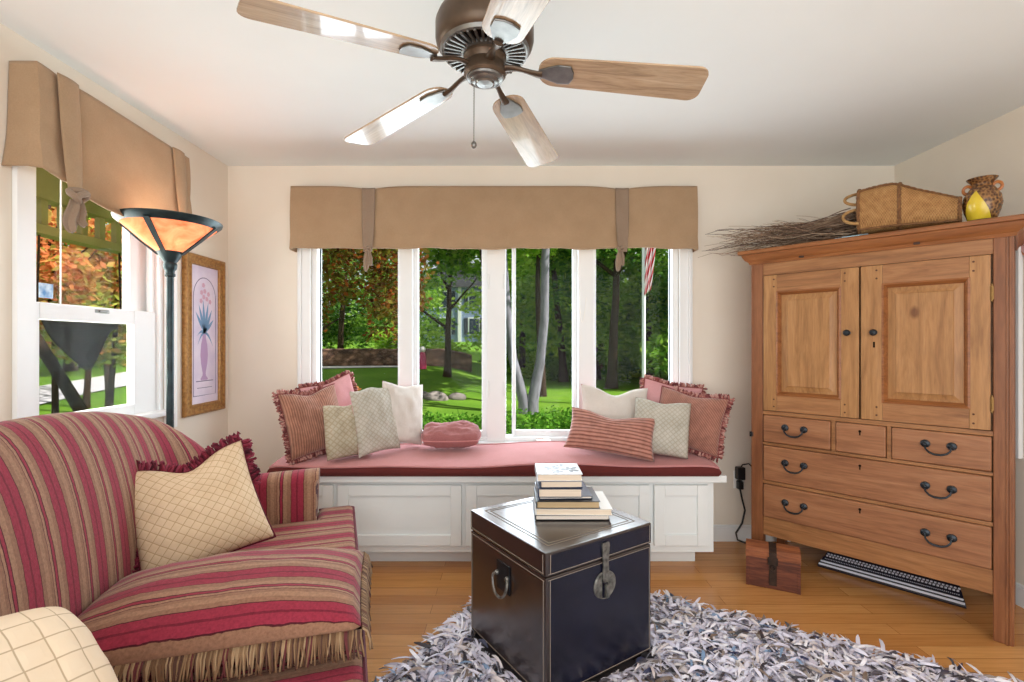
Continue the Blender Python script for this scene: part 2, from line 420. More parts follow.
fr.box(G[0][0], G[3][1], YB + 0.02, YB + 0.14, BZ1 - 0.03, BZ1, 0.003)
fr.box(G[0][0], G[3][1], YB + 0.02, YB + 0.14, BZ0 + 0.004, BZ0 + 0.028, 0.003)
fr.build('frame', M['trim'], win)
zb, zt = 0.708, 1.965
def sash(x0, x1, sw0, sw1, y, parent):
    s = MB()
    s.box(x0 - sw0, x0, y - 0.018, y + 0.018, zb - 0.042, zt + 0.03, 0.004)
    s.box(x1, x1 + sw1, y - 0.018, y + 0.018, zb - 0.042, zt + 0.03, 0.004)
    s.box(x0, x1, y - 0.018, y + 0.018, zb - 0.042, zb, 0.004)
    s.box(x0, x1, y - 0.018, y + 0.018, zt, zt + 0.03, 0.004)
    o = s.build('sash', M['trim'], parent)
    MB().box(x0 - 0.004, x1 + 0.004, y - 0.003, y + 0.003, zb - 0.004, zt + 0.004).build('pane', M['glass'], o)
    return o
sash(G[0][0], G[0][1], 0.02, 0.022, GY, win)
sash(G[1][0], G[1][1], 0.032, 0.034, GY, win)
# third casement stands ajar, so a dark gap shows beside its stile
sash(G[2][0] - 0.005, G[2][1], 0.026, 0.03, GY + 0.02, win)
sash(G[3][0], G[3][1], 0.022, 0.02, GY, win)
for x in (-0.155, -0.052):
    for z in (1.69, 0.99): MB().box(x - 0.008, x + 0.008, YB - 0.004, YB + 0.008, z - 0.05, z + 0.05, 0.003).build('hinge', M['bench'], win)
cr = MB().box(0.16, 0.25, YB - 0.03, YB + 0.03, BZ0 + 0.004, BZ0 + 0.018, 0.004)
cr.tube([(0.2, YB - 0.01, BZ0 + 0.018), (0.2, YB - 0.02, BZ0 + 0.034), (0.16, YB - 0.03, BZ0 + 0.034)], 0.006)
cr.build('crank_handle', M['white'], win)
cd = MB(); pts = []
for i in range(25):
    t = i / 24 * 2 - 1
    pts.append((0.455 + 0.028 * t, YB - 0.004, 1.42 + 0.16 * t * t + 0.28 * max(0, -t) ** 2))
cd.tube(pts, 0.0025, 5); cd.build('cord_loop', M['white'], win)

# ------------------------------------------------------------------ left window
wl = bpy.data.objects.new('window_2', None); C.objects.link(wl); struct(wl, 'white double hung window on the left wall')
cz = MB(); cw = 0.075
cz.box(XL + 0.001, XL + 0.022, LY0 - cw, LY0, LZ0 - 0.10, LZ1 + cw, 0.004)
cz.box(XL + 0.001, XL + 0.022, LY1, LY1 + cw, LZ0 - 0.10, LZ1 + cw, 0.004)
cz.box(XL + 0.02, XL + 0.032, LY1 + cw - 0.03, LY1 + cw - 0.01, LZ0 - 0.10, LZ1 + cw, 0.004)
cz.box(XL + 0.001, XL + 0.022, LY0, LY1, LZ1, LZ1 + cw, 0.004)
cz.build('casing', M['trim'], wl)
MB().box(XL - 0.1, XL + 0.05, LY0 - 0.02, LY1 + 0.02, LZ0 - 0.025, LZ0 + 0.004, 0.006).build('sill', M['trim'], wl)
fr = MB()
fr.box(XL - 0.14, XL, LY0, LY0 + 0.02, LZ0, LZ1, 0.002); fr.box(XL - 0.14, XL, LY1 - 0.03, LY1, LZ0, LZ1, 0.002)
fr.box(XL - 0.05, XL - 0.02, LY1 - 0.055, LY1 - 0.03, LZ0, LZ1, 0.002); fr.box(XL - 0.11, XL - 0.085, LY1 - 0.055, LY1 - 0.03, LZ0, LZ1, 0.002)
fr.box(XL - 0.14, XL, LY0, LY1, LZ1 - 0.03, LZ1, 0.002)
fr.build('frame', M['trim'], wl)
def lsash(x, y0, y1, z0, z1, sb, st, sn, sf, nm):
    s = MB()
    s.box(x - 0.02, x + 0.02, y0, y0 + sn, z0, z1, 0.004); s.box(x - 0.02, x + 0.02, y1 - sf, y1, z0, z1, 0.004)
    s.box(x - 0.02, x + 0.02, y0 + sn, y1 - sf, z0, z0 + sb, 0.004); s.box(x - 0.02, x + 0.02, y0 + sn, y1 - sf, z1 - st, z1, 0.004)
    o = s.build('sash', M['trim'], wl)
    MB().box(x - 0.003, x + 0.003, y0 + sn - 0.004, y1 - sf + 0.004, z0 + sb - 0.004, z1 - st + 0.004).build('pane', M['glass'], o)
    return o
lsash(XL - 0.035, LY0 + 0.02, LY1 - 0.03, LZ0, 1.445, 0.055, 0.068, 0.03, 0.15, 'l')
us = lsash(XL - 0.085, LY0 + 0.02, LY1 - 0.03, 1.385, LZ1 - 0.03, 0.05, 0.045, 0.045, 0.115, 'u')
MB().box(XL - 0.125, XL - 0.122, LY0 + 0.06, LY1 - 0.12, LZ0 + 0.03, 1.42).build('insect_screen', M['screen'], wl)
lt = MB().box(XL - 0.03, XL - 0.013, 2.19, 2.27, 1.418, 1.436, 0.004); lt.box(XL - 0.02, XL - 0.006, 2.21, 2.25, 1.422, 1.433, 0.003)
lt.build('sash_latch', M['pewter'], wl)
MB().tube([(XL + 0.012, 1.995, 1.44), (XL + 0.012, 1.997, 2.05)], 0.003, 5).build('pull_cord', M['white'], wl)
MB().box(XL - 0.082, XL - 0.079, 2.0, 2.06, 1.47, 1.53).build('window_sticker', noisy('blue_sticker', S(70, 120, 170), S(200, 215, 225), 30, 0.5), us)

# ------------------------------------------------------------------ window seat bench
bench = thing('window_bench', 'long white panelled built-in bench under the wide window', 'bench', (0, 0, 0))
FYb = 2.765
bx0, bx1 = -1.40, 1.138
b = MB()
b.box(bx0, bx1, FYb, YB - 0.002, 0.105, 0.508, 0.003)
b.build('body', M['bench'], bench)
MB().box(bx0, 1.078, 2.885, YB - 0.002, 0.0, 0.105, 0.002).build('kick_plinth', M['bench'], bench)
MB().box(bx0, 1.195, FYb - 0.042, YB - 0.002, 0.508, 0.548, 0.005).build('bench_top', M['bench'], bench)
def panel(x0, x1, z0, z1):
    d = MB(); st = 0.06
    y0, y1 = FYb - 0.02, FYb - 0.001
    d.box(x0, x0 + st, y0, y1, z0, z1, 0.003); d.box(x1 - st, x1, y0, y1, z0, z1, 0.003)
    d.box(x0 + st, x1 - st, y0, y1, z0, z0 + st, 0.003); d.box(x0 + st, x1 - st, y0, y1, z1 - st, z1, 0.003)
    d.box(x0 + st - 0.002, x1 - st + 0.002, y1 - 0.007, y1, z0 + st - 0.002, z1 - st + 0.002)
    d.build('door_panel', M['bench'], bench)
for x0, x1 in ((-1.38, -1.004), (-0.978, -0.284), (-0.258, 0.247), (0.271, 0.773), (0.798, 1.10)):
    panel(x0, x1, 0.148, 0.488)
# seat cushion (lies on the bench)
cs = thing('bench_cushion', 'long rose seat cushion with brick red boxed edge on the white bench', 'cushion', (0, 0, 0))
cx0, cx1, cy0, cy1 = -1.335, 1.140, 2.705, 3.155
def ctop(x, y):
    a = min(1, (x - cx0) / 0.12, (cx1 - x) / 0.12); bq = min(1, (y - cy0) / 0.05, (cy1 - y) / 0.05)
    c = 0.61 + 0.008 * math.sin(x * 3.1 + 0.5) + 0.006 * math.sin(x * 7) + 0.03 * math.sin(PI * min(1, max(0, (y - cy0) / 0.8)))
    return c - 0.012 * (1 - math.sqrt(max(0, 1 - (1 - min(a, 1)) ** 2))) - 0.003 * (1 - max(0, bq)) ** 2
g = MB(); rows = []
for i in range(81):
    x = cx0 + (cx1 - cx0) * i / 80
    rows.append([(x, cy0 + (cy1 - cy0) * j / 24, ctop(x, cy0 + (cy1 - cy0) * j / 24)) for j in range(25)])
g.grid(rows); g.build('cushion_top', M['seatfab'], cs)
g = MB()
per = [(x, cy0) for x in np.linspace(cx0, cx1, 81)] + [(cx1, y) for y in np.linspace(cy0, cy1, 25)[1:]] + [(x, cy1) for x in np.linspace(cx1, cx0, 81)[1:]] + [(cx0, y) for y in np.linspace(cy1, cy0, 25)[1:-1]]
def outw(x, y, d):
    nx = -1 if x == cx0 else (1 if x == cx1 else 0); ny = -1 if y == cy0 else (1 if y == cy1 else 0)
    return nx * d, ny * d
rows = []
for k in range(7):
    t = k / 6; r = []
    for x, y in per:
        ox, oy = outw(x, y, 0.012 * math.sin(PI * t))
        zt_ = ctop(x, y); r.append((x + ox, y + oy, 0.5485 + (zt_ - 0.5485) * t))
    rows.append(r)
g.grid(rows, close_v=True, cap=False); g.add([(x, y, 0.5485) for x, y in per], [tuple(range(len(per)))])
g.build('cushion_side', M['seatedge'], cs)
MB().tube([(x, y - 0.002 if y == cy0 else y, ctop(x, y)) for x, y in per], 0.006, 6, closed=True).build('piping', M['seatfab'], cs)

# ------------------------------------------------------------------ valances
def wavy(name, f, nu, nv, th, matl, parent):
    """a hanging cloth: f(u,v) -> point; given thickness by a second skin"""
    rows = [[Vector(f(i / nu, j / nv)) for j in range(nv + 1)] for i in range(nu + 1)]
    g = MB(); g.grid(rows)
    o = g.build(name, matl, parent)
    md = o.modifiers.new('thickness', 'SOLIDIFY'); md.thickness = th; md.offset = 0
    return o
vb = thing('window_valance', 'wide tan box valance with taupe straps across the wide window', 'valance', (0, 0, 0))
VX0, VX1, VY = -1.395, 1.168, 3.085
VT, VBm = 2.274, 1.876
def cl(x, a, b): return max(a, min(b, x))
SX = (-0.903, 0.693)
def vbf(u, v):
    L0 = 0.10; tot = (VX1 - VX0) + 2 * L0; s = u * tot
    z = VT - (VT - VBm) * v
    puff = 0.012 * math.sin(PI * v) + 0.018 * max(0, v - 0.8) / 0.2
    if s < L0: x, y = VX0 - puff * 0.4, YB - 0.004 - s / L0 * (YB - VY - 0.004)
    elif s > tot - L0: x, y = VX1 + puff * 0.4, VY + (s - tot + L0) / L0 * (YB - VY - 0.004)
    else:
        x = VX0 + s - L0; y = VY - puff
        for sx in SX:
            d = abs(x - sx)
            if d < 0.30:
                k = (1 - d / 0.30)
                y += 0.022 * k ** 4
                z += 0.014 * k ** 3 * v ** 3 - 0.016 * k ** 2 * (1 - v) ** 3
        z += 0.004 * math.sin(x * 9) * v + 0.003 * math.sin(x * 23 + 1) * v
    return (x, y, z)
wavy('fabric', vbf, 160, 24, 0.006, M['valance'], vb)
MB().box(VX0 + 0.01, VX1 - 0.01, VY + 0.035, YB - 0.003, VT - 0.10, VT - 0.075, 0.003).build('mounting_board', M['trim'], vb)
hem = MB().tube([Vector(vbf(i / 160, 0.985)) + Vector((0, -0.001, 0)) for i in range(6, 155)], 0.007, 6)
hem.build('hem', M['valance'], vb)
for sx in SX:
    def sf(u, v, sx=sx):
        wd = 0.042 * (1 - 0.35 * v ** 3)
        return (sx + (u - 0.5) * 2 * wd, VY - 0.002 - 0.018 * v + 0.005 * math.cos((u - 0.5) * PI), VT - 0.012 - (VT - VBm + 0.006) * v)
    wavy('strap', sf, 8, 20, 0.003, M['strap'], vb)
def knot(cx, cy, cz, sc, nx, ny, parent, matl, tail=0.17, name='knotted_tie', dx=0.0):
    """knot and tail of a tie; (nx,ny) outward normal, tangent along the cloth"""
    tx, ty = -ny, nx
    def P(a, n, z): return (cx + tx * a * sc + nx * n * sc, cy + ty * a * sc + ny * n * sc, cz + z * sc)
    g = MB()
    ring = [P(0.032 * math.cos(t), 0.010 + 0.016 * math.sin(2 * t), 0.024 * math.sin(t)) for t in [2 * PI * i / 20 for i in range(20)]]
    g.tube(ring, 0.014 * sc, 8, closed=True)
    g.tube([P(-0.03, 0.02, -0.02), P(-0.012, 0.034, 0.002), P(0.012, 0.034, 0.012), P(0.034, 0.016, 0.022)], 0.013 * sc, 8)
    for sgn, ln, w in ((-1, 1.0, 0.030), (1, 0.72, 0.024)):
        rows = []
        for i in range(13):
            t = i / 12; z = -0.02 - tail * ln * t
            wd = w * (0.35 + 0.9 * math.sin(PI * min(1, 0.12 + 0.8 * t))) * (1 if t < 0.97 else 0.3)
            c = sgn * (0.008 + 0.022 * t) + dx * t
            rows.append([P(c + wd * q, 0.012 + 0.012 * math.cos(q * PI * 1.3) + 0.006 * math.sin(t * 7), z - 0.012 * abs(q) * t) for q in (-1, -0.5, 0, 0.5, 1)])
        base = [[(Vector(p) - Vector((nx, ny, 0)) * 0.006) for p in r] for r in rows]
        loop = [r + b_[::-1] for r, b_ in zip(rows, base)]
        g.grid(loop, close_v=True, cap=True)
    return g.build(name, matl, parent)
knot(SX[0] + 0.01, VY - 0.045, VBm - 0.006, 0.52, 0, -1, vb, M['strap'], 0.24)
knot(SX[1] - 0.02, VY - 0.045, VBm - 0.006, 0.52, 0, -1, vb, M['strap'], 0.24)

vl = thing('window_valance', 'tan knotted valance over the double hung window on the left wall', 'valance', (0, 0, 0))
AY0, AY1, AX = 1.80, 2.645, -1.745
def vlf(u, v):
    L0 = 0.105; tot = (AY1 - AY0) + 2 * L0; s = u * tot
    zb_ = 1.90
    yy = cl(s - L0, 0, AY1 - AY0) / (AY1 - AY0)
    zt_ = 2.318 - 0.036 * yy
    zb_ = 1.895 - 0.055 * math.sin(PI * cl((yy - 0.12) / 0.8, 0, 1)) + 0.08 * cl((yy - 0.75) / 0.25, 0, 1) + 0.03 * cl(1 - yy / 0.1, 0, 1)
    z = zt_ + (zb_ - zt_) * v
    puff = 0.010 * math.sin(PI * v) + 0.022 * max(0, v - 0.7) / 0.3
    if s < L0: y, x = AY0 - puff * 0.3 - 0.02 * v ** 3, XL + 0.004 + s / L0 * (AX - XL - 0.004)
    elif s > tot - L0: y, x = AY1 + puff * 0.3, AX - (s - tot + L0) / L0 * (AX - XL - 0.004)
    else:
        y = AY0 + s - L0; x = AX + puff
        d = abs(y - 1.925)
        if d < 0.2:
            k = 1 - d / 0.2; x -= 0.02 * k ** 4; z += 0.02 * k ** 3 * v ** 3
        x += 0.006 * math.sin(y * 21) * v
    return (x, y, z)
wavy('fabric', vlf, 110, 24, 0.006, M['valance'], vl)
MB().box(XL + 0.003, AX - 0.03, AY0 + 0.01, AY1 - 0.01, 2.20, 2.225, 0.003).build('mounting_board', M['trim'], vl)
for yc, hw in ((1.915, 0.046), (2.55, 0.045)):
    def sf(u, v, yc=yc, hw=hw):
        wd = hw * (1 - 0.35 * v ** 3)
        uu = (yc - AY0) / (AY1 - AY0)
        zt_ = 2.318 - 0.036 * uu + 0.002
        return (AX + 0.010 + 0.028 * v + 0.008 * math.cos((u - 0.5) * PI), yc + (u - 0.5) * 2 * wd, zt_ - (zt_ - 1.875 - (0.05 if yc > 2.3 else 0)) * v)
    wavy('strap', sf, 8, 20, 0.003, M['valance'], vl)
knot(AX + 0.045, 1.910, 1.855, 0.9, 1, 0, vl, M['strap'], 0.135)

# ------------------------------------------------------------------ framed print on the left wall
pf = thing('framed_print', 'tall gilt framed flower print hanging beside the floor lamp', 'picture', (XL, 2.935, 1.335))
PW, PH = 0.385, 0.935
f_ = MB(); fw = 0.062
def fring(k, x): return [(x, -PW / 2 + k, -PH / 2 + k), (x, PW / 2 - k, -PH / 2 + k), (x, PW / 2 - k, PH / 2 - k), (x, -PW / 2 + k, PH / 2 - k)]
f_.grid([fring(0.0, 0.002), fring(0.0, 0.018), fring(0.006, 0.025), fring(0.016, 0.026), fring(0.024, 0.020), fring(0.042, 0.018), fring(0.05, 0.023), fring(0.058, 0.022), fring(0.062, 0.014), fring(0.062, 0.002)], close_v=True)
f_.build('frame', M['gold'], pf, 20)
paper = noisy('lilac_paper', S(226, 216, 232), S(206, 196, 220), 9, 0.7)
MB().box(0.003, 0.009, -PW / 2 + fw - 0.01, PW / 2 - fw + 0.01, -PH / 2 + fw - 0.01, PH / 2 - fw + 0.01).build('print', paper, pf)
art = MB(); X0 = 0.0095
lil, blu, pnk, gry = mat('lilac_ink', S(178, 150, 190), 0.8), mat('teal_ink', S(116, 152, 190), 0.8), mat('pink_ink', S(208, 166, 188), 0.8), mat('grey_ink', S(140, 134, 160), 0.8)
vz = [(0.030, -0.27), (0.036, -0.262), (0.018, -0.245), (0.014, -0.23), (0.03, -0.17), (0.036, -0.12), (0.03, -0.06), (0.016, -0.02), (0.016, 0.0), (0.024, 0.012)]
pts = [(X0, -a - 0.005, z) for a, z in vz] + [(X0, a - 0.005, z) for a, z in vz[::-1]]
MB().add(pts, [tuple(range(len(pts)))]).build('vase_motif', lil, pf)
lv = MB()
for a, ln in ((-0.95, 0.10), (-0.6, 0.15), (-0.32, 0.18), (-0.08, 0.2), (0.18, 0.19), (0.45, 0.16), (0.8, 0.12), (1.5, 0.08), (-1.4, 0.07)):
    q = [];
    for i in range(9):
        t = i / 8; c = (math.sin(a) * ln * t, 0.01 + math.cos(a) * ln * t - (0.09 * t * t if abs(a) > 0.9 else 0)); w_ = 0.011 * math.sin(PI * (0.08 + 0.92 * t))
        q.append((c, w_))
    px = [(X0 + 0.0004, c[0] - w_ * math.cos(a), c[1] + w_ * math.sin(a)) for c, w_ in q] + [(X0 + 0.0004, c[0] + w_ * math.cos(a), c[1] - w_ * math.sin(a)) for c, w_ in q[::-1]]
    lv.add(px, [tuple(range(len(px)))])
lv.build('leaf_motif', blu, pf)
fl = MB()
for (cy, cz_) in ((-0.035, 0.20), (-0.01, 0.225), (0.02, 0.215), (0.035, 0.245), (0.0, 0.26), (-0.03, 0.25), (0.05, 0.20), (-0.012, 0.295)):
    for k in range(5):
        a = 2 * PI * k / 5
        fl.add([(X0 + 0.0006 + k * 1e-5, cy + 0.008 * math.cos(a) + 0.0075 * math.cos(t), cz_ + 0.008 * math.sin(a) + 0.0075 * math.sin(t)) for t in [2 * PI * i / 8 for i in range(8)]], [tuple(range(8))])
fl.build('flower_motif', pnk, pf)
ar = MB()
ar.tube([(X0, -0.105, -0.36), (X0, -0.105, 0.22)] + [(X0, 0.105 * math.cos(PI - t), 0.22 + 0.12 * math.sin(t)) for t in [PI * i / 16 for i in range(1, 17)]] + [(X0, 0.105, -0.36), (X0, -0.105, -0.36)], 0.0025, 4)
ar.tube([(X0, -0.08, -0.275), (X0, 0.08, -0.275)], 0.003, 4); ar.tube([(X0, -0.07, -0.315), (X0, 0.07, -0.315)], 0.002, 4)
ar.build('border_line', gry, pf)

# ------------------------------------------------------------------ torchiere floor lamp
LX, LYp = -1.64, 2.35
lp = thing('floor_lamp', 'tall bronze torchiere floor lamp with amber bowl shade, switched on', 'floor lamp', (LX, LYp, 0))
MB().lathe([(0.0, 0.0), (0.128, 0.0), (0.13, 0.012), (0.118, 0.022), (0.07, 0.032), (0.03, 0.05), (0.018, 0.075), (0.0, 0.075)], 40).build('base', M['lamp'], lp)
MB().lathe([(0.0, 0.07), (0.0155, 0.07), (0.0155, 1.60), (0.022, 1.605), (0.022, 1.615), (0.016, 1.62), (0.0, 1.62)], 20).build('pole', M['lamp'], lp)
MB().lathe([(0.0, 1.615), (0.019, 1.615), (0.02, 1.63), (0.028, 1.64), (0.03, 1.66), (0.026, 1.668), (0.04, 1.69), (0.05, 1.71), (0.055, 1.72), (0.05, 1.725), (0.0, 1.725)], 28).build('fitter', M['lamp'], lp)
amb = bpy.data.materials.new('amber_mica'); amb.use_nodes = True
nt = amb.node_tree; nt.nodes.clear()
o_ = nt.nodes.new('ShaderNodeOutputMaterial'); a1 = nt.nodes.new('ShaderNodeAddShader'); mx = nt.nodes.new('ShaderNodeMixShader')
tr = nt.nodes.new('ShaderNodeBsdfTranslucent'); df = nt.nodes.new('ShaderNodeBsdfDiffuse'); em = nt.nodes.new('ShaderNodeEmission')
rp = ramp(amb, [(0.3, S(222, 118, 72)), (0.7, S(244, 186, 142))]); vv = coords(amb, 'Object'); lk(amb, noise(amb, vv, 9, 4, 0.6, 1), rp.inputs[0])
for n_ in (tr, df, em): nt.links.new(rp.outputs[0], n_.inputs[0])
em.inputs[1].default_value = 0.62; mx.inputs[0].default_value = 0.5
nt.links.new(df.outputs[0], mx.inputs[1]); nt.links.new(tr.outputs[0], mx.inputs[2]); nt.links.new(mx.outputs[0], a1.inputs[0]); nt.links.new(em.outputs[0], a1.inputs[1]); nt.links.new(a1.outputs[0], o_.inputs[0])
MB().lathe([(0.047, 1.715), (0.10, 1.757), (0.15, 1.803), (0.198, 1.846), (0.194, 1.849), (0.146, 1.808), (0.095, 1.763), (0.044, 1.722)], 48).build('bowl_shade', amb, lp)
MB().lathe([(0.193, 1.838), (0.216, 1.858), (0.220, 1.870), (0.214, 1.873), (0.191, 1.852)], 48).build('rim', M['lamp'], lp)
st = MB()
for k in range(4):
    a = -1.40 + k * PI / 2
    ca, sa = math.cos(a), math.sin(a)
    rows = []
    for r_, z_, hw in ((0.05, 1.711, 0.009), (0.125, 1.774, 0.011), (0.203, 1.845, 0.013)):
        rows.append([((r_ + d) * ca - s_ * hw * sa, (r_ + d) * sa + s_ * hw * ca, z_ - d * 0.8) for d, s_ in ((0.0, -1), (0.006, -1), (0.006, 1), (0.0, 1))])
    st.grid(rows, close_v=True, cap=True)
st.build('bowl_strap', M['lamp'], lp)
bulb = mat('lit_bulb', S(255, 230, 190)); bsdf(bulb).inputs['Emission Color'].default_value = S(255, 214, 160); bsdf(bulb).inputs['Emission Strength'].default_value = 6
MB().sphere((0, 0, 1.77), 0.03, 0.03, 0.04).build('bulb', bulb, lp)
pl = bpy.data.lights.new('lamp_light', 'POINT'); pl.energy = 2.2; pl.color = (1.0, 0.86, 0.68); pl.shadow_soft_size = 0.05
plo = bpy.data.objects.new('lamp_light', pl); C.objects.link(plo); plo.location = (LX, LYp, 1.835)

# ------------------------------------------------------------------ ceiling fan
fan = thing('ceiling_fan', 'bronze five blade ceiling fan with oak blades hanging from the ceiling', 'fan', (-0.083, 1.50, 0))
MB().lathe([(0.0, 2.335), (0.03, 2.335), (0.045, 2.35), (0.068, 2.40), (0.075, ZC - 0.0005), (0.0, ZC - 0.0005)], 32).build('canopy', M['bronze'], fan)
MB().lathe([(0.0, 2.28), (0.014, 2.28), (0.014, 2.345), (0.0, 2.345)], 16).build('downrod', M['bronze'], fan)
MB().lathe([(0.0, 2.305), (0.05, 2.305), (0.06, 2.295), (0.12, 2.288), (0.142, 2.27), (0.15, 2.25), (0.15, 2.205), (0.146, 2.19), (0.135, 2.176), (0.128, 2.172), (0.0, 2.175)], 48).build('motor_housing', M['bronze'], fan)
vg = MB()
vg.lathe([(0.062, 2.163), (0.066, 2.158), (0.074, 2.160), (0.076, 2.170)], 48)
vg.lathe([(0.118, 2.169), (0.122, 2.164), (0.131, 2.166), (0.136, 2.176)], 48)
for k in range(36):
    a = 2 * PI * k / 36
    Mx = Matrix.Rotation(a, 4, 'Z')
    vg.box(0.070, 0.126, -0.0035, 0.0035, 2.159, 2.168, 0.001, 1, M=Mx)
vg.build('vent_grille', M['steel'], fan)
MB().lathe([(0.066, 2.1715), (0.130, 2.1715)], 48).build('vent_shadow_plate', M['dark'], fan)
MB().lathe([(0.0, 2.172), (0.064, 2.172), (0.066, 2.15), (0.06, 2.142), (0.058, 2.135), (0.062, 2.13), (0.064, 2.10), (0.058, 2.092), (0.0, 2.092)], 40).build('switch_housing', M['bronze'], fan)
MB().lathe([(0.056, 2.094), (0.054, 2.086), (0.046, 2.082), (0.043, 2.0835), (0.040, 2.079), (0.032, 2.076), (0.029, 2.078), (0.025, 2.073), (0.0, 2.071)], 40).build('bottom_cap', M['steel'], fan)
oak = wood('oak_blade', S(128, 104, 80), S(176, 150, 120), S(196, 174, 146), 'x', 0.22, 1.6, 0.35, 0.6)
ch = MB(); ch.tube([(-0.035, 0.03, 2.10), (-0.036, 0.03, 1.91)], 0.0012, 5)
for i in range(38): ch.sphere((-0.036, 0.03, 2.095 - i * 0.005), 0.0019, seg=6)
ch.sphere((-0.036, 0.03, 1.90), 0.009, 0.009, 0.012, 12)
ch.build('pull_chain', M['steel'], fan)
for k in range(5):
    ang = -1.74 + 72 * k
    T = Matrix.Rotation(R(ang), 4, 'Z') @ Matrix.Translation((0, 0, 2.128)) @ Matrix.Rotation(R(5.8), 4, 'Y') @ Matrix.Rotation(R(-11), 4, 'X')
    out = []
    L0, L1, W0, W1 = 0.165, 0.665, 0.058, 0.070
    def corner(cx, cy, r, a0, n=6): return [(cx + r * math.cos(a0 + PI / 2 * i / n), cy + r * math.sin(a0 + PI / 2 * i / n)) for i in range(n + 1)]
    out += corner(L1 - 0.035, -W1 + 0.035, 0.035, -PI / 2) + corner(L1 - 0.035, W1 - 0.035, 0.035, 0)
    out += corner(L0 + 0.05, W0 - 0.05, 0.05, PI / 2) + corner(L0 + 0.05, -W0 + 0.05, 0.05, PI)
    bl = MB().prism(out, -0.003, 0.003, 0.001, 1).build('blade', oak, fan)
    bl.matrix_local = T
    ir = MB()
    ir.prism([(0.165, -0.012), (0.19, -0.024), (0.225, -0.038), (0.262, -0.036), (0.272, -0.012), (0.272, 0.012), (0.262, 0.036), (0.225, 0.038), (0.19, 0.024), (0.165, 0.012)], -0.010, -0.0035, 0.003, 2)
    o = ir.build('blade_plate', M['steel'], bl)
    arm = MB()
    rows = []
    for i in range(9):
        t = i / 8; x = 0.052 + 0.125 * t; wd = 0.011 + 0.003 * math.cos(t * 6); zc = -0.006 + 0.018 * math.sin(PI * t) * (1 - t) - 0.008 * t
        rows.append([(x, wd * math.cos(q), zc + 0.007 * math.sin(q)) for q in [2 * PI * j / 10 for j in range(10)]])
    arm.grid(rows, close_v=True, cap=True)
    arm.build('blade_arm', M['bronze'], bl)

# ------------------------------------------------------------------ pillows
def pillow_mb(w, h, t, seed=0, dent=0.0, pinch=0.07, nu=26, sag=0.0, wr=0.006, rnd_c=0.0, full=0.42):
    rr = random.Random(seed); ox, oy = rr.uniform(0, 50), rr.uniform(0, 50)
    def pt(u, v, side):
        eu, ev = 1 - pinch * (1 - v * v) * abs(u) ** 2 * 1.0, 1 - pinch * (1 - u * u) * abs(v) ** 2
        e = max(0.0, (1 - u * u) * (1 - v * v))
        th = t / 2 * e ** full
        c = 1 - rnd_c * (u * v) ** 2
        x = u * w / 2 * eu * c * (1 + 0.03 * (1 - v) * sag); z = v * h / 2 * ev * c
        z -= dent * h * math.exp(-(u / 0.42) ** 2) * cl((v + 0.15) / 1.15, 0, 1) ** 1.6
        th *= 1 - 0.35 * dent * 4 * math.exp(-(u / 0.3) ** 2) * cl(v, 0, 1)
        th *= 1 + sag * 0.35 * (-v)
        n = mnoise.noise((ox + u * 2.2, oy + v * 2.2, side * 3.0)) * wr * 2.0 + mnoise.noise((ox + u * 6, oy + v * 6, side * 7.0)) * wr
        return (x, -side * (th + n * e ** 0.3), z)
    g = MB()
    q = [-math.cos(PI * i / nu) for i in range(nu + 1)]
    q = [0.35 * a + 0.65 * (-1 + 2 * i / nu) for i, a in enumerate(q)]
    for side in (1, -1):
        g.grid([[pt(u, v, side) for v in q] for u in q], uvs=[[(u * w / 2 + 5 + 0.0, v * h / 2 + 5) for v in q] for u in q])
    edge = [pt(u, -1, 0) for u in q] + [pt(1, v, 0) for v in q[1:]] + [pt(u, 1, 0) for u in q[::-1][1:]] + [pt(-1, v, 0) for v in q[::-1][1:-1]]
    return g, edge
def weld(o):
    bm = bmesh.new(); bm.from_mesh(o.data); bmesh.ops.remove_doubles(bm, verts=bm.verts[:], dist=1e-5)
    bmesh.ops.recalc_face_normals(bm, faces=bm.faces[:]); bm.to_mesh(o.data); bm.free()
    o.data.polygons.foreach_set('use_smooth', [True] * len(o.data.polygons))
def resample(edge, step):
    E = [Vector(e) for e in edge] + [Vector(edge[0])]
    out = []; carry = 0.0
    for a, b_ in zip(E, E[1:]):
        d = (b_ - a).length
        s = carry
        while s < d: out.append((a.lerp(b_, s / d), (b_ - a).normalized())); s += step
        carry = s - d
    return out
def loops_mb(edge, step, ln, rad, seed, ctr=Vector((0, 0, 0)), nrm=Vector((0, -1, 0)), keep=None):
    """short looped brush fringe sticking out round a pillow's seam"""
    rr = random.Random(seed); g = MB().tube(edge, rad * 1.1, 6, closed=True)
    for p, t in resample(edge, step):
        if keep is not None and not keep(p): continue
        out = t.cross(nrm).normalized()
        if out.dot(p - ctr) < 0: out = -out
        for k in range(2):
            d = (out + t * rr.uniform(-0.5, 0.5) + nrm * rr.uniform(-0.7, 0.7)).normalized()
            l = ln * rr.uniform(0.7, 1.15); sd = t * rr.uniform(-0.4, 0.4) * ln
            g.tube([p, p + d * l * 0.55 + sd * 0.3, p + d * l + sd, p + d * l * 0.7 + sd * 1.5 + nrm * rr.uniform(-1, 1) * ln * 0.3], [rad, rad * 1.25, rad * 1.2, rad * 0.8], 4)
    return g
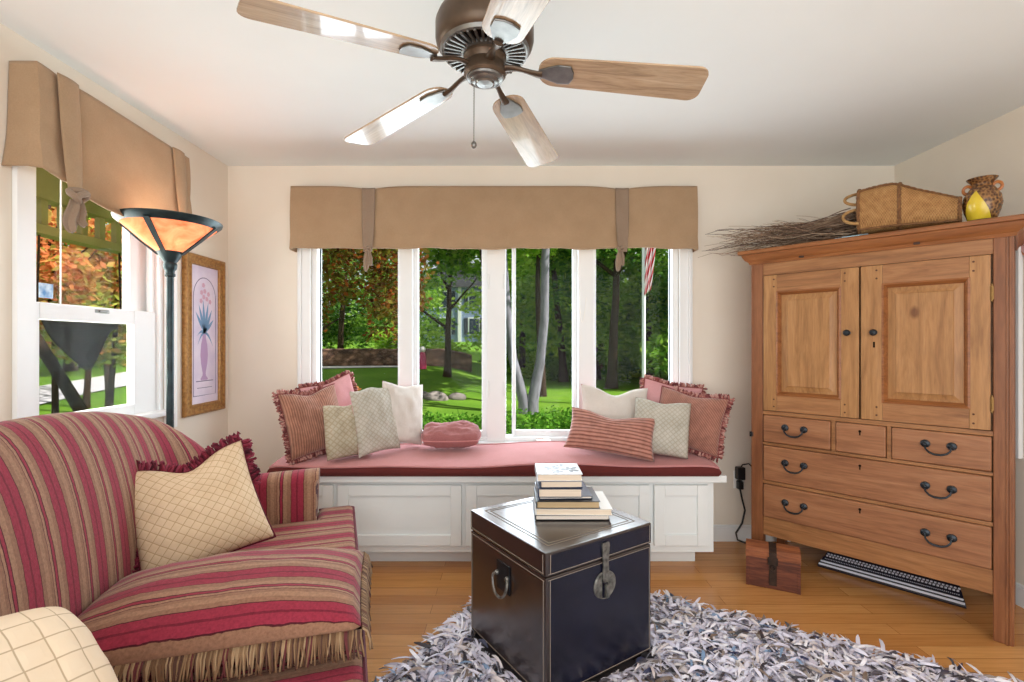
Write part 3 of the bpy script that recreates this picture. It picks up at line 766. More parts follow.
def set_pillow(o, x, y, zrest, yaw, lean, roll, extra=0.0):
    Mr = Matrix.Rotation(R(yaw), 4, 'Z') @ Matrix.Rotation(R(-lean), 4, 'X') @ Matrix.Rotation(R(roll), 4, 'Y')
    zs = []
    for ob in [o] + list(o.children):
        if ob.type == 'MESH' and 'fringe' not in ob.name: zs += [(Mr @ v.co).z for v in ob.data.vertices]
    o.matrix_world = Matrix.Translation((x, y, zrest - min(zs) + extra)) @ Mr
def pillow(name, label, x, y, z, w, h, t, matl, keep=None, full=0.42, yaw=0, lean=15, roll=0, seed=1, dent=0.0, back=None, fringe=None, flen=0.03, group=None, piping=None, cat='pillow', pinch=0.07, sag=0.5, wr=0.006, extra=0.0, rnd_c=0.0):
    root = thing(name, label, cat, group=group)
    g, edge = pillow_mb(w, h, t, seed, dent, pinch, sag=sag, wr=wr, rnd_c=rnd_c, full=full)
    if back is not None:
        half = len(g.v) // 2; hf = len(g.f) // 2
        a = MB(); a.v, a.f, a.uv = g.v[:half], g.f[:hf], g.uv[:half]
        b_ = MB(); b_.v, b_.f, b_.uv = g.v[half:], [tuple(i - half for i in f) for f in g.f[hf:]], g.uv[half:]
        a.build('pillow_front', matl, root, 0); b_.build('pillow_back', back, root, 0)
    else:
        o = g.build('pillow_cover', matl, root, 0); weld(o)
    if fringe is not None:
        loops_mb(edge, 0.0085, flen, 0.0042, seed, keep=keep).build('fringe', fringe, root, 0, recalc=False)
    if piping is not None:
        MB().tube([e for e in edge], 0.0045, 6, closed=True).build('piping', piping, root)
    set_pillow(root, x, y, z, yaw, lean, roll, extra)
    return root

# ------------------------------------------------------------------ sofa
SA = R(19.0)
SO = Vector((-0.516, 1.670, 0))
sofa = thing('sofa', 'camelback sofa in crimson and tan striped chenille by the left wall', 'sofa', SO[:], (0, 0, SA))
SM = Matrix.Translation(SO) @ Matrix.Rotation(SA, 4, 'Z')
def sw(x, y, z): return SM @ Vector((x, y, z))
YN, YFa = -1.25, 0.83
AW = 0.16
out = [(0, YN), (0, YFa), (-0.175, YFa), (-0.175, YFa - AW), (-0.80, YFa - AW), (-0.80, YN + AW), (-0.175, YN + AW), (-0.175, YN)]
uvy = lambda v: (v.y + 3, v.x + 3)
sc_ = MB()
# crowned T cushion as a heightfield top over a rounded side
def inset(pts, d):
    n = len(pts); r = []
    for i in range(n):
        a, b_, c_ = Vector(pts[i - 1]), Vector(pts[i]), Vector(pts[(i + 1) % n])
        e1 = (b_ - a).normalized(); e2 = (c_ - b_).normalized()
        n1 = Vector((-e1.y, e1.x)); n2 = Vector((-e2.y, e2.x))
        r.append(tuple(b_ + (n1 + n2) * d))
    return r
sc_.prism([(p[0], p[1]) for p in out], 0.315, 0.482, 0.035, 4, uvf=uvy)
o = sc_.build('seat_cushion', M['stripe'], sofa, 50)
bs = MB().prism([(-0.02, YN + 0.01), (-0.02, YFa - 0.01), (-0.95, YFa - 0.01), (-0.95, YN + 0.01)], 0.10, 0.314, 0.012, 2, uvf=uvy)
bs.build('base', M['stripe'], sofa)
pp = MB()
for z in (0.47, 0.325):
    pp.tube([(-0.168, YFa - 0.01, z), (-0.03, YFa - 0.006, z), (-0.008, YFa - 0.025, z), (-0.004, 0.3, z), (-0.004, -0.4, z), (-0.008, YN + 0.03, z)], 0.006, 6)
pp.build('piping', mat('plum_piping', S(96, 40, 52), 0.8), sofa)
# backrest
def btop(y):
    b0 = 1.09 - 0.105 * ((y + 0.28) / 0.9) ** 2
    for e, s_ in ((YFa, 1), (YN, -1)):
        d = s_ * (e - y)
        if d < 0.22:
            q = cl((0.22 - d) / 0.215, 0, 1)
            b0 = 0.66 + (b0 - 0.66) * math.sqrt(max(0, 1 - q * q))
    return b0
rows = []; uvs = []
ys = [YN + 0.004] + [YN + 0.004 + (YFa - YN - 0.008) * (0.5 - 0.5 * math.cos(PI * i / 60)) * 1.0 for i in range(1, 60)] + [YFa - 0.004]
for y in ys:
    zt_ = btop(y)
    wing = 0.26 * cl((abs(y - (YFa + YN) / 2) - 0.66) / 0.36, 0, 1) ** 1.6
    prof = [(-0.69 + wing, 0.34), (-0.688 + wing, 0.44)]
    hh = zt_ - 0.48
    for i in range(0, 15):
        a = PI / 2 * i / 14
        prof.append((-0.688 + wing * math.cos(a) ** 0.8 - 0.155 * (1 - math.cos(a)), 0.48 + hh * math.sin(a)))
    for i in range(1, 8):
        a = PI / 2 * i / 7
        prof.append((-0.843 - 0.10 * math.sin(a), zt_ - min(0.16, hh * 0.6) * (1 - math.cos(a))))
    xr = -0.943
    prof += [(xr - 0.015, 0.48 + hh * 0.4), (min(xr - 0.03, -0.94), 0.40), (-0.985, 0.20), (-0.985, 0.11), (-0.75, 0.11)]
    rows.append([(px, y, pz) for px, pz in prof]); uvs.append([(y + 3.03, pz) for px, pz in prof])
MB().grid(rows, close_v=True, uvs=uvs, cap=True).build('backrest', M['stripe'], sofa, 60)
# arms
def arm(y0, y1, s_):
    g = MB(); rows = []; uvs = []
    for i in range(25):
        t = i / 24; x = -0.78 + (0.605) * t
        zt_ = 0.675 + 0.014 * t; nz = 0.04
        sh = 1.0 if 0 < i < 24 else 0.9
        r = []
        flare = 0.012 * t * 2
        for a, b_ in ((0, 0), (0, 0.55)):
            r.append((x, y0 if s_ > 0 else y1, 0.11 + (zt_ - 0.11) * b_))
        yi, yo = (y0, y1) if s_ > 0 else (y1, y0)
        m_ = (yi + yo) / 2; hw = (yo - yi) / 2
        for k in range(9):
            an = PI * k / 8
            r.append((x - 0.02 * (1 - sh) * 10 * 0 + (0.012 if i == 24 and 0 < k < 8 else 0), m_ - hw * math.cos(an) * (1 + 0.12 * math.sin(an)), zt_ - 0.045 + 0.045 * math.sin(an)))
        r += [(x, yo, 0.11 + (zt_ - 0.11) * 0.5), (x, yo, 0.11)]
        rows.append(r); uvs.append([(x + 3.06, 1.0)] * len(r))
    g.grid(rows, close_v=True, uvs=uvs, cap=True)
    g.build('arm', M['stripe'], sofa, 60)
arm(YFa - AW, YFa - 0.005, 1); arm(YN + 0.005, YN + AW, -1)
for x in (-0.06, -0.90):
    for y in (YN + 0.08, YFa - 0.08):
        MB().lathe([(0.0, 0.0), (0.02, 0.0), (0.03, 0.10), (0.0, 0.10)], 14, M=Matrix.Translation((x, y, 0))).build('leg', M['pine_post'], sofa)

# fringed loose cushion lying on the seat
fc = thing('fringed_cushion', 'flat striped cushion with bullion fringe lying on the sofa seat', 'cushion')
g, edge = pillow_mb(0.70, 0.47, 0.19, 11, 0.0, 0.02, sag=0.0, wr=0.004)
g.uv = [(b_ + 3.02, a) for a, b_ in g.uv]
o = g.build('cushion_cover', M['stripe'], fc, 0); weld(o)
fg = MB(); rr = random.Random(3)
for p, t in resample(edge, 0.0038):
    outd = t.cross(Vector((0, -1, 0))).normalized()
    if outd.dot(p) < 0: outd = -outd
    ln = rr.uniform(0.050, 0.062); sw_ = rr.uniform(-0.010, 0.010)
    # local -y is up once the cushion lies flat, so strands droop towards +y
    q = [p + outd * 0.002, p + outd * 0.014 + Vector((0, 0.010, 0)), p + outd * 0.020 + Vector((0, 0.034, 0)) + t * sw_ * 0.5, p + outd * (0.020 + rr.uniform(0, 0.008)) + Vector((0, ln, 0)) + t * sw_]
    fg.tube(q, [0.0024, 0.0027, 0.0027, 0.0023], 5)
fg.build('fringe', M['tassel'], fc, 0, recalc=False)
ctr = sw(-0.35, -0.215, 0.483 + 0.084)
fc.matrix_world = Matrix.Translation(ctr) @ Matrix.Rotation(SA + R(-3), 4, 'Z') @ Matrix.Rotation(R(-90), 4, 'X') @ Matrix.Rotation(R(0), 4, 'Z')

pillow('throw_pillow', 'cream diamond quilted pillow with burgundy loop fringe leaning on the sofa back', *sw(-0.545, 0.270, 0)[:2], 0.486, 0.40, 0.40, 0.16, M['cream'], yaw=42, lean=26, roll=-10, seed=5, dent=0.13, keep=lambda p: p.x < 0.0 and p.z > -0.19 or p.z > 0.02, fringe=M['burg'], flen=0.034)
pillow('throw_pillow', 'cream windowpane checked pillow at the near end of the sofa, lower left corner', -0.765, 0.64, 0.480, 0.47, 0.46, 0.20, M['cream2'], yaw=68, lean=37, roll=1, seed=8, dent=0.0, rnd_c=0.2)

# ------------------------------------------------------------------ pillows on the window seat
ZB = 0.632
def Zc(x, y): return ctop(cl(x, cx0 + .1, cx1 - .1), y) + 0.002
pillow('throw_pillow', 'rust corduroy pillow with rose fringe, leftmost on the window seat', -1.165, 2.885, 0.625, 0.36, 0.385, 0.14, M['rust'], yaw=50, lean=14, roll=-6, seed=21, dent=0.07, fringe=M['rosefr'], flen=0.026, keep=lambda p: p.x < 0.1)
pillow('throw_pillow', 'pink fringed pillow behind the rust corduroy one at the left of the window seat', -1.095, 3.03, 0.635, 0.33, 0.40, 0.09, M['pink'], yaw=42, lean=10, roll=-14, seed=22, dent=0.03, fringe=M['rosefr'], flen=0.022)
pillow('throw_pillow', 'beige lattice pillow in front of the pink fringed pillow', -0.955, 2.845, 0.625, 0.27, 0.325, 0.13, M['damask'], yaw=40, lean=10, roll=-2, seed=23, dent=0.04, full=0.36, rnd_c=0.05)
pillow('throw_pillow', 'grey beige lattice pillow with rose back, beside the white linen pillow on the left', -0.81, 2.90, 0.63, 0.26, 0.385, 0.12, M['damask2'], yaw=42, lean=12, roll=-4, seed=24, dent=-0.05, back=M['pink'], full=0.36)
pillow('throw_pillow', 'white linen pillow with rose back at the right end of the left pillow group', -0.680, 3.035, 0.645, 0.28, 0.385, 0.12, M['linen'], yaw=40, lean=12, roll=8, seed=25, dent=0.03, back=M['rosepouch'], full=0.36)
pillow('small_cushion', 'small flat rose cushion lying alone in the middle of the window seat', -0.375, 3.03, 0.638, 0.36, 0.20, 0.13, M['rosepouch'], yaw=4, lean=76, roll=0, seed=26, piping=M['seatfab'], pinch=0.0, wr=0.012, rnd_c=0.1, full=0.22, sag=0.0)
pillow('throw_pillow', 'rust striped lumbar pillow in front on the right of the window seat', 0.575, 2.855, 0.622, 0.50, 0.255, 0.12, M['lumbar'], yaw=-12, lean=28, roll=7, seed=27, dent=0.13)
pillow('throw_pillow', 'white linen pillow behind the rust striped lumbar pillow', 0.635, 3.035, 0.645, 0.43, 0.365, 0.12, M['linen'], yaw=6, lean=12, roll=4, seed=28, dent=0.13, back=M['rosepouch'])
pillow('throw_pillow', 'grey beige lattice pillow between the lumbar pillow and the right rust pillow', 0.87, 2.865, 0.625, 0.33, 0.335, 0.12, M['damask2'], yaw=-16, lean=14, roll=5, seed=29, dent=0.05, full=0.36, rnd_c=0.05)
pillow('throw_pillow', 'pink fringed pillow against the window behind the right rust pillow', 0.985, 3.08, 0.642, 0.36, 0.37, 0.08, M['pink'], yaw=-10, lean=8, roll=10, seed=30, dent=0.02, fringe=M['rosefr'], flen=0.024)
pillow('throw_pillow', 'rust diagonal ribbed pillow with rose fringe, rightmost on the window seat', 1.060, 2.945, 0.628, 0.40, 0.345, 0.13, M['rust2'], yaw=-32, lean=16, roll=9, seed=31, dent=0.05, fringe=M['rosefr'], flen=0.026, keep=lambda p: p.x > -0.12)

# ------------------------------------------------------------------ rug
RA = math.atan2(-0.493, 0.87)
rug = thing('shag_rug', 'pale grey lavender leather strip shag rug under the dark trunk', 'rug', (0.09, 2.755, 0), (0, 0, RA))
RL, RW = 2.45, 1.75
MB().box(0.0, RL, -RW, 0.0, 0.001, 0.010, 0.003).build('rug_backing', mat('grey_backing', S(66, 60, 64), 0.95), rug)
TC = Vector((0.1915, 2.06, 0)); TA = R(33.5); TS = 0.535
RM = Matrix.Translation((0.09, 2.755, 0)) @ Matrix.Rotation(RA, 4, 'Z')
rs = MB(); rr = random.Random(12)
vs, fs = [], []
SI = SM.inverted()
nstrip = 0
while nstrip < 21000:
    x, y = rr.uniform(-0.005, RL + 0.005), rr.uniform(-RW - 0.005, 0.005)
    wp = RM @ Vector((x, y, 0))
    if wp.y < 1.62 and rr.random() < 0.75: continue
    dl = Matrix.Rotation(-TA, 4, 'Z') @ (wp - TC)
    ln = rr.uniform(0.05, 0.115)
    if abs(dl.x) < TS / 2 + 0.01 and abs(dl.y) < TS / 2 + 0.01: continue
    sl = SI @ wp
    if sl.x < 0.03 and YN - 0.1 < sl.y < YFa + 0.1: continue
    a = rr.gauss(0.5, 1.1) + (PI if rr.random() < 0.5 else 0); w_ = rr.uniform(0.0035, 0.0085)
    d = Vector((math.cos(a), math.sin(a), 0)); n_ = Vector((-d.y, d.x, 0))
    hgt = rr.uniform(0.004, 0.022); z0 = rr.uniform(0.008, 0.032); tw = rr.uniform(-0.8, 0.8); bend = rr.uniform(-0.012, 0.012); tilt = rr.uniform(-0.010, 0.022)
    ends = (wp + (RM.to_3x3() @ d) * ln)
    de = Matrix.Rotation(-TA, 4, 'Z') @ (ends - TC)
    if abs(de.x) < TS / 2 + 0.012 and abs(de.y) < TS / 2 + 0.012: continue
    if (SI @ ends).x < 0.015: continue
    b0 = len(vs)
    for i in range(5):
        t = i / 4
        p = Vector((x, y, z0 + hgt * math.sin(PI * (0.1 + 0.85 * t)) + tilt * t)) + d * ln * t + n_ * bend * math.sin(PI * t)
        k = w_ * (0.7, 1, 1, 0.85, 0.25)[i]; th = tw * (0.4 + t)
        q = n_ * math.cos(th) * k + Vector((0, 0, math.sin(th) * k))
        vs.append(p - q); vs.append(p + q)
    for i in range(4): fs.append((b0 + 2 * i, b0 + 2 * i + 1, b0 + 2 * i + 3, b0 + 2 * i + 2))
    nstrip += 1
rs.add(vs, fs)
M['strip'] = island('leather_strips', [(0, S(220, 218, 234)), (0.2, S(204, 202, 220)), (0.38, S(234, 232, 240)), (0.55, S(182, 178, 194)), (0.65, S(216, 208, 210)), (0.74, S(156, 142, 134)), (0.80, S(122, 106, 96)), (0.85, S(74, 70, 80)), (0.905, S(120, 148, 182)), (0.93, S(58, 54, 60)), (0.97, S(44, 52, 84))], 0.42, 0.6)
o = rs.build('rug_strips', M['strip'], rug, 0, recalc=False); o['kind'] = 'stuff'

# ------------------------------------------------------------------ trunk
trunk = thing('storage_trunk', 'dark leather cube trunk with pale stitching standing on the shag rug', 'trunk', (TC.x, TC.y, 0.0), (0, 0, TA))
h = TS / 2
zb0, zs, zt0 = 0.040, 0.472, 0.557
tb = MB().box(-h, h, -h, h, zb0, zs - 0.003, 0.005, 2)
tb.build('box_body', M['leather'], trunk)
MB().box(-h - 0.002, h + 0.002, -h - 0.002, h + 0.002, zs, zt0, 0.006, 2).build('lid', M['leather'], trunk)
MB().box(-h + 0.006, h - 0.006, -h + 0.006, h - 0.006, zs - 0.004, zs + 0.001).build('seam_gap', M['dark'], trunk)
# black side panel leather on the latch side (local -y... faces right front)
# local axes: +x right-back, -y right-front face; -x left-front face
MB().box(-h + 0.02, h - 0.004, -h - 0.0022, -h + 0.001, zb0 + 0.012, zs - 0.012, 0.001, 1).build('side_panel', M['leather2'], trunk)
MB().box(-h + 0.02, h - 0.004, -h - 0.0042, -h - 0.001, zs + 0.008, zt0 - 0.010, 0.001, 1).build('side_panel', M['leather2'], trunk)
sti = MB()
def stl(p, q, r=0.0012):
    sti.tube([p, q], r, 4)
for (e, ) in ((0,),):
    e = 0.0033
    for fx in (-1, 1):
        for z in (zs + 0.012, zs - 0.014, zb0 + 0.012):
            off = e if z > zs else 0.0012
            stl((fx * (h + off), -h + 0.008, z), (fx * (h + off), h - 0.008, z))
        for yy in (-h + 0.012, h - 0.012):
            stl((fx * (h + 0.0012), yy, zb0 + 0.012), (fx * (h + 0.0012), yy, zs - 0.014))
            stl((fx * (h + e), yy, zs + 0.012), (fx * (h + e), yy, zt0 - 0.008))
    for fy in (-1, 1):
        for z in (zs + 0.010, zs - 0.012, zb0 + 0.012):
            off = 0.0046 if z > zs else 0.0026
            stl((-h + 0.008, fy * (h + off), z), (h - 0.008, fy * (h + off), z))
        for xx in (-h + 0.018, h - 0.012):
            stl((xx, fy * (h + 0.0026), zb0 + 0.012), (xx, fy * (h + 0.0026), zs - 0.012))
            stl((xx, fy * (h + 0.0046), zs + 0.010), (xx, fy * (h + 0.0046), zt0 - 0.008))
for d in (0.045, 0.062):
    q = h - d
    sq = [(-q, -q), (q, -q), (q, q), (-q, q)]
    for i in range(4): stl((*sq[i], zt0 + 0.0008), (*sq[(i + 1) % 4], zt0 + 0.0008))
sti.build('stitching', M['stitch'], trunk)
for x in (-h + 0.05, h - 0.05):
    for y in (-h + 0.05, h - 0.05):
        MB().box(x - 0.025, x + 0.025, y - 0.025, y + 0.025, 0.0105, zb0 + 0.001, 0.004).build('foot', M['dark'], trunk)
# hasp on the -y face
yl = -h - 0.005
hs = MB()
hp = [(0.012, 0.0), (0.016, 0.02), (0.013, 0.06), (0.017, 0.10), (0.019, 0.115), (0.015, 0.125), (-0.015, 0.125), (-0.019, 0.115), (-0.017, 0.10), (-0.013, 0.06), (-0.016, 0.02), (-0.012, 0.0)]
lx = 0.008
rot = Matrix.Translation((lx, yl, zs - 0.085)) @ Matrix.Rotation(R(90), 4, 'X')
hs.prism([(a, b_ * 1.2) for a, b_ in hp], 0.0, 0.008, 0.002, 2, M=rot)
hs.build('hasp', M['pewter'], trunk)
rp_ = MB()
for a0, a1 in ((100, 260), (-80, 80)):
    pr = [(0.008 * math.cos(R(a0)) if False else 0.0, 0)]
    arc = [(0.050 * math.cos(R(a0 + (a1 - a0) * i / 16)), 0.050 * math.sin(R(a0 + (a1 - a0) * i / 16))) for i in range(17)]
    sgn = 0.006 if a1 < 100 else -0.006
    rp_.prism([(x + sgn, y) for x, y in arc], -0.001, 0.004, 0.001, 1, M=Matrix.Translation((lx, -h - 0.0026, zs - 0.095)) @ Matrix.Rotation(R(90), 4, 'X'))
for k in range(6):
    a = R(30 + 60 * k)
    rp_.tube([(lx + 0.022 * math.cos(a), -h - 0.0075, zs - 0.095 + 0.022 * math.sin(a)), (lx + 0.049 * math.cos(a), -h - 0.0075, zs - 0.095 + 0.049 * math.sin(a))], 0.0018, 5)
rp_.tube([(lx + 0.050 * math.cos(t), -h - 0.0065, zs - 0.095 + 0.050 * math.sin(t)) for t in [2 * PI * i / 32 for i in range(32)]], 0.0022, 5, closed=True)
rp_.build('lock_plate', M['pewter'], trunk)
lkp = MB().box(lx - 0.008, lx + 0.008, yl - 0.018, yl - 0.004, zs - 0.14, zs - 0.09, 0.004); lkp.build('latch_pin', M['pewter'], trunk)
# ring handle on the -x face
hd = MB().box(-h - 0.006, -h - 0.0005, -0.047, 0.047, 0.315, 0.425, 0.002)
ho = hd.build('handle_plate', M['iron'], trunk)
hb = MB().tube([(-h - 0.012, -0.042, 0.375), (-h - 0.018, -0.05, 0.368)] + [(-h - 0.020 - 0.006 * math.sin(t), -0.052 * math.cos(t), 0.362 - 0.062 * math.sin(t)) for t in [PI * i / 18 for i in range(19)]] + [(-h - 0.018, 0.05, 0.368), (-h - 0.012, 0.042, 0.375)], 0.0055, 8)
for s_ in (-1, 1): hb.sphere((-h - 0.010, s_ * 0.036, 0.378), 0.010, seg=10)
hb.build('ring_pull', M['pewter'], ho)

# ------------------------------------------------------------------ books
def book(label, x0, x1, y0, y1, z, t, cover, pages, rot=0.0, spine='left', art=None):
    cxm, cym = (x0 + x1) / 2, (y0 + y1) / 2; w, d = (x1 - x0) / 2, (y1 - y0) / 2
    b = thing('book', label, 'book', (cxm, cym, z), (0, 0, R(rot)), group='books stacked on the trunk')
    c = 0.0028
    cv = MB(); cv.box(-w, w, -d, d, 0.0003, c, 0.0008, 1); cv.box(-w, w, -d, d, t - c, t - 0.0003, 0.0008, 1)
    if spine: cv.box(-w - 0.002, -w + c, -d, d, 0.0003, t - 0.0003, 0.0015, 2)
    cv.build('cover', cover, b)
    pg = MB().box(-w + 0.004, w - 0.005, -d + 0.005, d - 0.005, c, t - c)
    pg.build('pages', pages, b)
    if art: art(b, w, d, t)
    return b
navy = mat('navy_cover', S(38, 50, 76), 0.3); blackc = mat('black_cover', S(24, 22, 24), 0.32); bluec = mat('steel_blue_cover', S(70, 98, 132), 0.35); creamc = mat('cream_cover', S(226, 224, 218), 0.4); whitec = noisy('floral_cover', S(222, 226, 230), S(196, 204, 212), 40, 0.35)
pgs = noisy('page_edges', S(228, 214, 196), S(206, 190, 170), 4, 0.9, 0.2, 300, 0.1, (1, 1, 90)); pgw = noisy('white_page_edges', S(236, 228, 218), S(214, 204, 192), 4, 0.9, 0.2, 300, 0.1, (1, 1, 90)); pgt = noisy('tan_page_edges', S(190, 168, 134), S(168, 146, 112), 4, 0.9, 0.2, 300, 0.1, (1, 1, 90))
zz = zt0 + 0.0022
bk = [('thin wide black covered book at the very bottom of the stack', 0.096, 0.400, 2.0, 2.235, 0.021, blackc, pgw, 0),
      ('wide cream covered book, second from the bottom of the stack', 0.100, 0.412, 1.995, 2.24, 0.027, creamc, pgs, -1),
      ('black covered book with tan page edges in the middle of the stack', 0.100, 0.360, 1.995, 2.20, 0.030, blackc, pgt, 0),
      ('thin steel blue book sticking out right under the three small books', 0.108, 0.330, 2.02, 2.24, 0.013, navy, pgw, 2),
      ('thick navy book, third from the top of the stack', 0.108, 0.288, 2.0, 2.17, 0.036, navy, pgs, 0),
      ('navy book just below the floral topped book', 0.116, 0.290, 2.01, 2.18, 0.028, navy, pgs, 1)]
for lb, x0, x1, y0, y1, t, cv, pg, ro in bk:
    book(lb, x0, x1, y0, y1, zz, t, cv, pg, ro); zz += t + 0.0004
def flowers(b, w, d, t):
    f1 = MB(); rr = random.Random(4)
    for cx, cy, r in ((-0.028, 0.012, 0.034), (0.05, -0.015, 0.036), (-0.012, -0.05, 0.024), (0.012, 0.055, 0.022)):
        for k in range(6):
            a = 2 * PI * k / 6 + rr.random(); ex, ey = cx + r * 0.7 * math.cos(a), cy + r * 0.7 * math.sin(a)
            pts = [(ex + r * 0.55 * math.cos(q) * math.cos(a) - r * 0.28 * math.sin(q) * math.sin(a), ey + r * 0.55 * math.cos(q) * math.sin(a) + r * 0.28 * math.sin(q) * math.cos(a), t + 0.0003 + 0.00004 * k) for q in [2 * PI * i / 10 for i in range(10)]]
            f1.add(pts, [tuple(range(10))])
    f1.build('flower_print', noisy('ink_flowers', S(40, 46, 54), S(92, 98, 100), 60, 0.4), b)
book('white book with grey flower print on top of the stack', 0.104, 0.290, 2.005, 2.19, zz, 0.030, whitec, pgs, 0, 'left', flowers)

# ------------------------------------------------------------------ armoire
AR = math.atan2(-0.722, 0.692)
arm_ = thing('armoire', 'tall honey pine armoire with two doors over five drawers, set across the corner', 'armoire', (1.382, 2.833, 0), (0, 0, AR))
AM = Matrix.Translation((1.382, 2.833, 0)) @ Matrix.Rotation(AR, 4, 'Z')
W, D = 1.063, 0.47
def aw(x, y, z): return AM @ Vector((x, y, z))
for x0, x1, gx in ((0.0, 0.064, (0.008,)), (W - 0.064, W, (W - 0.012, W - 0.022))):
    po = MB().box(x0, x1, 0.0, 0.05, 0.0, 1.742, 0.004)
    for xx in gx: po.box(xx - 0.003, xx + 0.003, -0.004, 0.0005, 0.0, 1.735, 0.002)
    po.build('corner_post', M['pine_post'], arm_)
    xb = 0.0 if x0 == 0.0 else W - 0.05
    MB().box(xb, xb + 0.05, D - 0.05, D, 0.0, 1.742, 0.003).build('corner_post', M['pine_post'], arm_)
MB().box(0.004, 0.02, 0.05, D - 0.05, 0.19, 1.742).build('side_panel', M['pine_post'], arm_)
MB().box(W - 0.02, W - 0.004, 0.05, D - 0.05, 0.19, 1.742).build('side_panel', M['pine_post'], arm_)
MB().box(0.05, W - 0.05, D - 0.02, D - 0.008, 0.19, 1.742).build('back_panel', M['pine_z'], arm_)
MB().box(0.02, W - 0.02, 0.04, D - 0.02, 0.19, 0.21).build('bottom_board', M['pine_x'], arm_)
ra = MB()
ra.box(0.064, W - 0.064, 0.004, 0.045, 1.668, 1.742, 0.002)
ra.box(0.064, W - 0.064, 0.002, 0.045, 0.880, 0.903, 0.003)
ra.box(0.064, W - 0.064, 0.004, 0.045, 0.708, 0.724, 0.002)
ra.box(0.064, W - 0.064, 0.004, 0.045, 0.490, 0.508, 0.002)
ra.box(0.398, 0.418, 0.004, 0.045, 0.724, 0.880, 0.002); ra.box(0.630, 0.648, 0.004, 0.045, 0.724, 0.880, 0.002)
ra.box(0.064, W - 0.064, 0.006, 0.045, 0.196, 0.302, 0.003)
ra.box(0.064, W - 0.064, 0.04, 0.05, 0.30, 1.70)
ra.build('face_rails', M['pine_x'], arm_)
ck = MB(); cp = [(0.0, 1.735), (-0.006, 1.735), (-0.012, 1.75), (-0.024, 1.758), (-0.036, 1.776), (-0.040, 1.79), (-0.055, 1.793), (-0.055, 1.808), (-0.050, 1.814)]
def crown_ring(o_, z): return [(o_, o_, z), (W - o_, o_, z), (W - o_, D, z), (o_, D, z)]
ck.grid([crown_ring(o_, z) for o_, z in cp] + [crown_ring(0.02, 1.814)], close_v=True)
ck.add(crown_ring(-0.05, 1.814), [(0, 1, 2, 3)]); ck.add(crown_ring(0.0, 1.735), [(3, 2, 1, 0)])
cko = ck.build('crown_moulding', M['pine_crown'], arm_, 25)
for px in (0.264, 0.745): MB().box(px - 0.012, px + 0.012, -0.018, -0.004, 1.744, 1.757, 0.003).build('dark_knot', mat('resin_knot', S(52, 30, 20), 0.6), cko)
pegs_m = mat('dark_peg', S(84, 48, 26), 0.7)
def door(x0, x1, px0, px1, kx, hx):
    z0, z1, pz0, pz1 = 0.906, 1.665, 0.997, 1.570
    d = MB(); y0, y1 = -0.010, 0.014
    d.box(x0, px0, y0, y1, z0, z1, 0.003); d.box(px1, x1, y0, y1, z0, z1, 0.003)
    do = d.build('door', M['pine_z'], arm_)
    MB().box(px0, px1, y0 + 0.0006, y1, z0, pz0, 0.002).build('door_rail', M['pine_x'], do)
    MB().box(px0, px1, y0 + 0.0006, y1, pz1, z1, 0.002).build('door_rail', M['pine_x'], do)
    mo = MB()
    for o_ in (0.0,):
        ring = lambda k, y: [(px0 + k, y, pz0 + k), (px1 - k, y, pz0 + k), (px1 - k, y, pz1 - k), (px0 + k, y, pz1 - k)]
        mo.grid([ring(-0.004, y0 - 0.001), ring(0.004, y0 - 0.004), ring(0.010, y0 + 0.004), ring(0.014, y0 + 0.012), ring(0.018, 0.008)], close_v=True)
    mo.build('panel_moulding', M['pine_crown'], do, 20)
    pn = MB()
    rg = lambda k, y: [(px0 + k, y, pz0 + k), (px1 - k, y, pz0 + k), (px1 - k, y, pz1 - k), (px0 + k, y, pz1 - k)]
    pn.grid([rg(0.012, 0.009), rg(0.02, 0.008), rg(0.050, -0.003), rg(0.052, -0.006)], close_v=True); pn.add(rg(0.052, -0.006), [(0, 1, 2, 3)])
    pn.build('raised_panel', M['pine_z'], do, 15)
    kn = MB().lathe([(0.0, 0.030), (0.010, 0.029), (0.016, 0.022), (0.016, 0.016), (0.008, 0.010), (0.007, 0.003), (0.014, 0.0), (0.0, 0.0)], 18, M=Matrix.Translation((kx, y0, 1.336)) @ Matrix.Rotation(R(90), 4, 'X'))
    kn.build('knob', M['iron'], do)
    for xx in ((x0 + px0) / 2 + 0.02, (x1 + px1) / 2 - 0.02):
        for zz_ in (z0 + 0.025, z0 + 0.065, z1 - 0.025, z1 - 0.065):
            MB().lathe([(0.0, 0.002), (0.0045, 0.002), (0.0045, -0.002)], 8, M=Matrix.Translation((xx, y0 - 0.0005, zz_)) @ Matrix.Rotation(R(90), 4, 'X')).build('peg', pegs_m, do)
    for zz_ in (1.02, 1.50) if hx > 0.5 else ():
        hb_ = MB().box(hx - 0.006, hx + 0.006, y0 - 0.003, y0 + 0.010, zz_ - 0.03, zz_ + 0.03, 0.002)
        hb_.tube([(hx, y0 - 0.003, zz_ - 0.038), (hx, y0 - 0.003, zz_ + 0.038)], 0.0032, 8)
        hb_.build('hinge', M['brass'], do)
    return do
door(0.070, 0.520, 0.141, 0.441, 0.472, 0.066)
dr = door(0.528, 0.992, 0.616, 0.924, 0.582, 0.996)
kh = MB().box(0.578, 0.586, -0.0112, -0.0095, 1.262, 1.29, 0.001); kh.build('keyhole', M['dark'], dr)
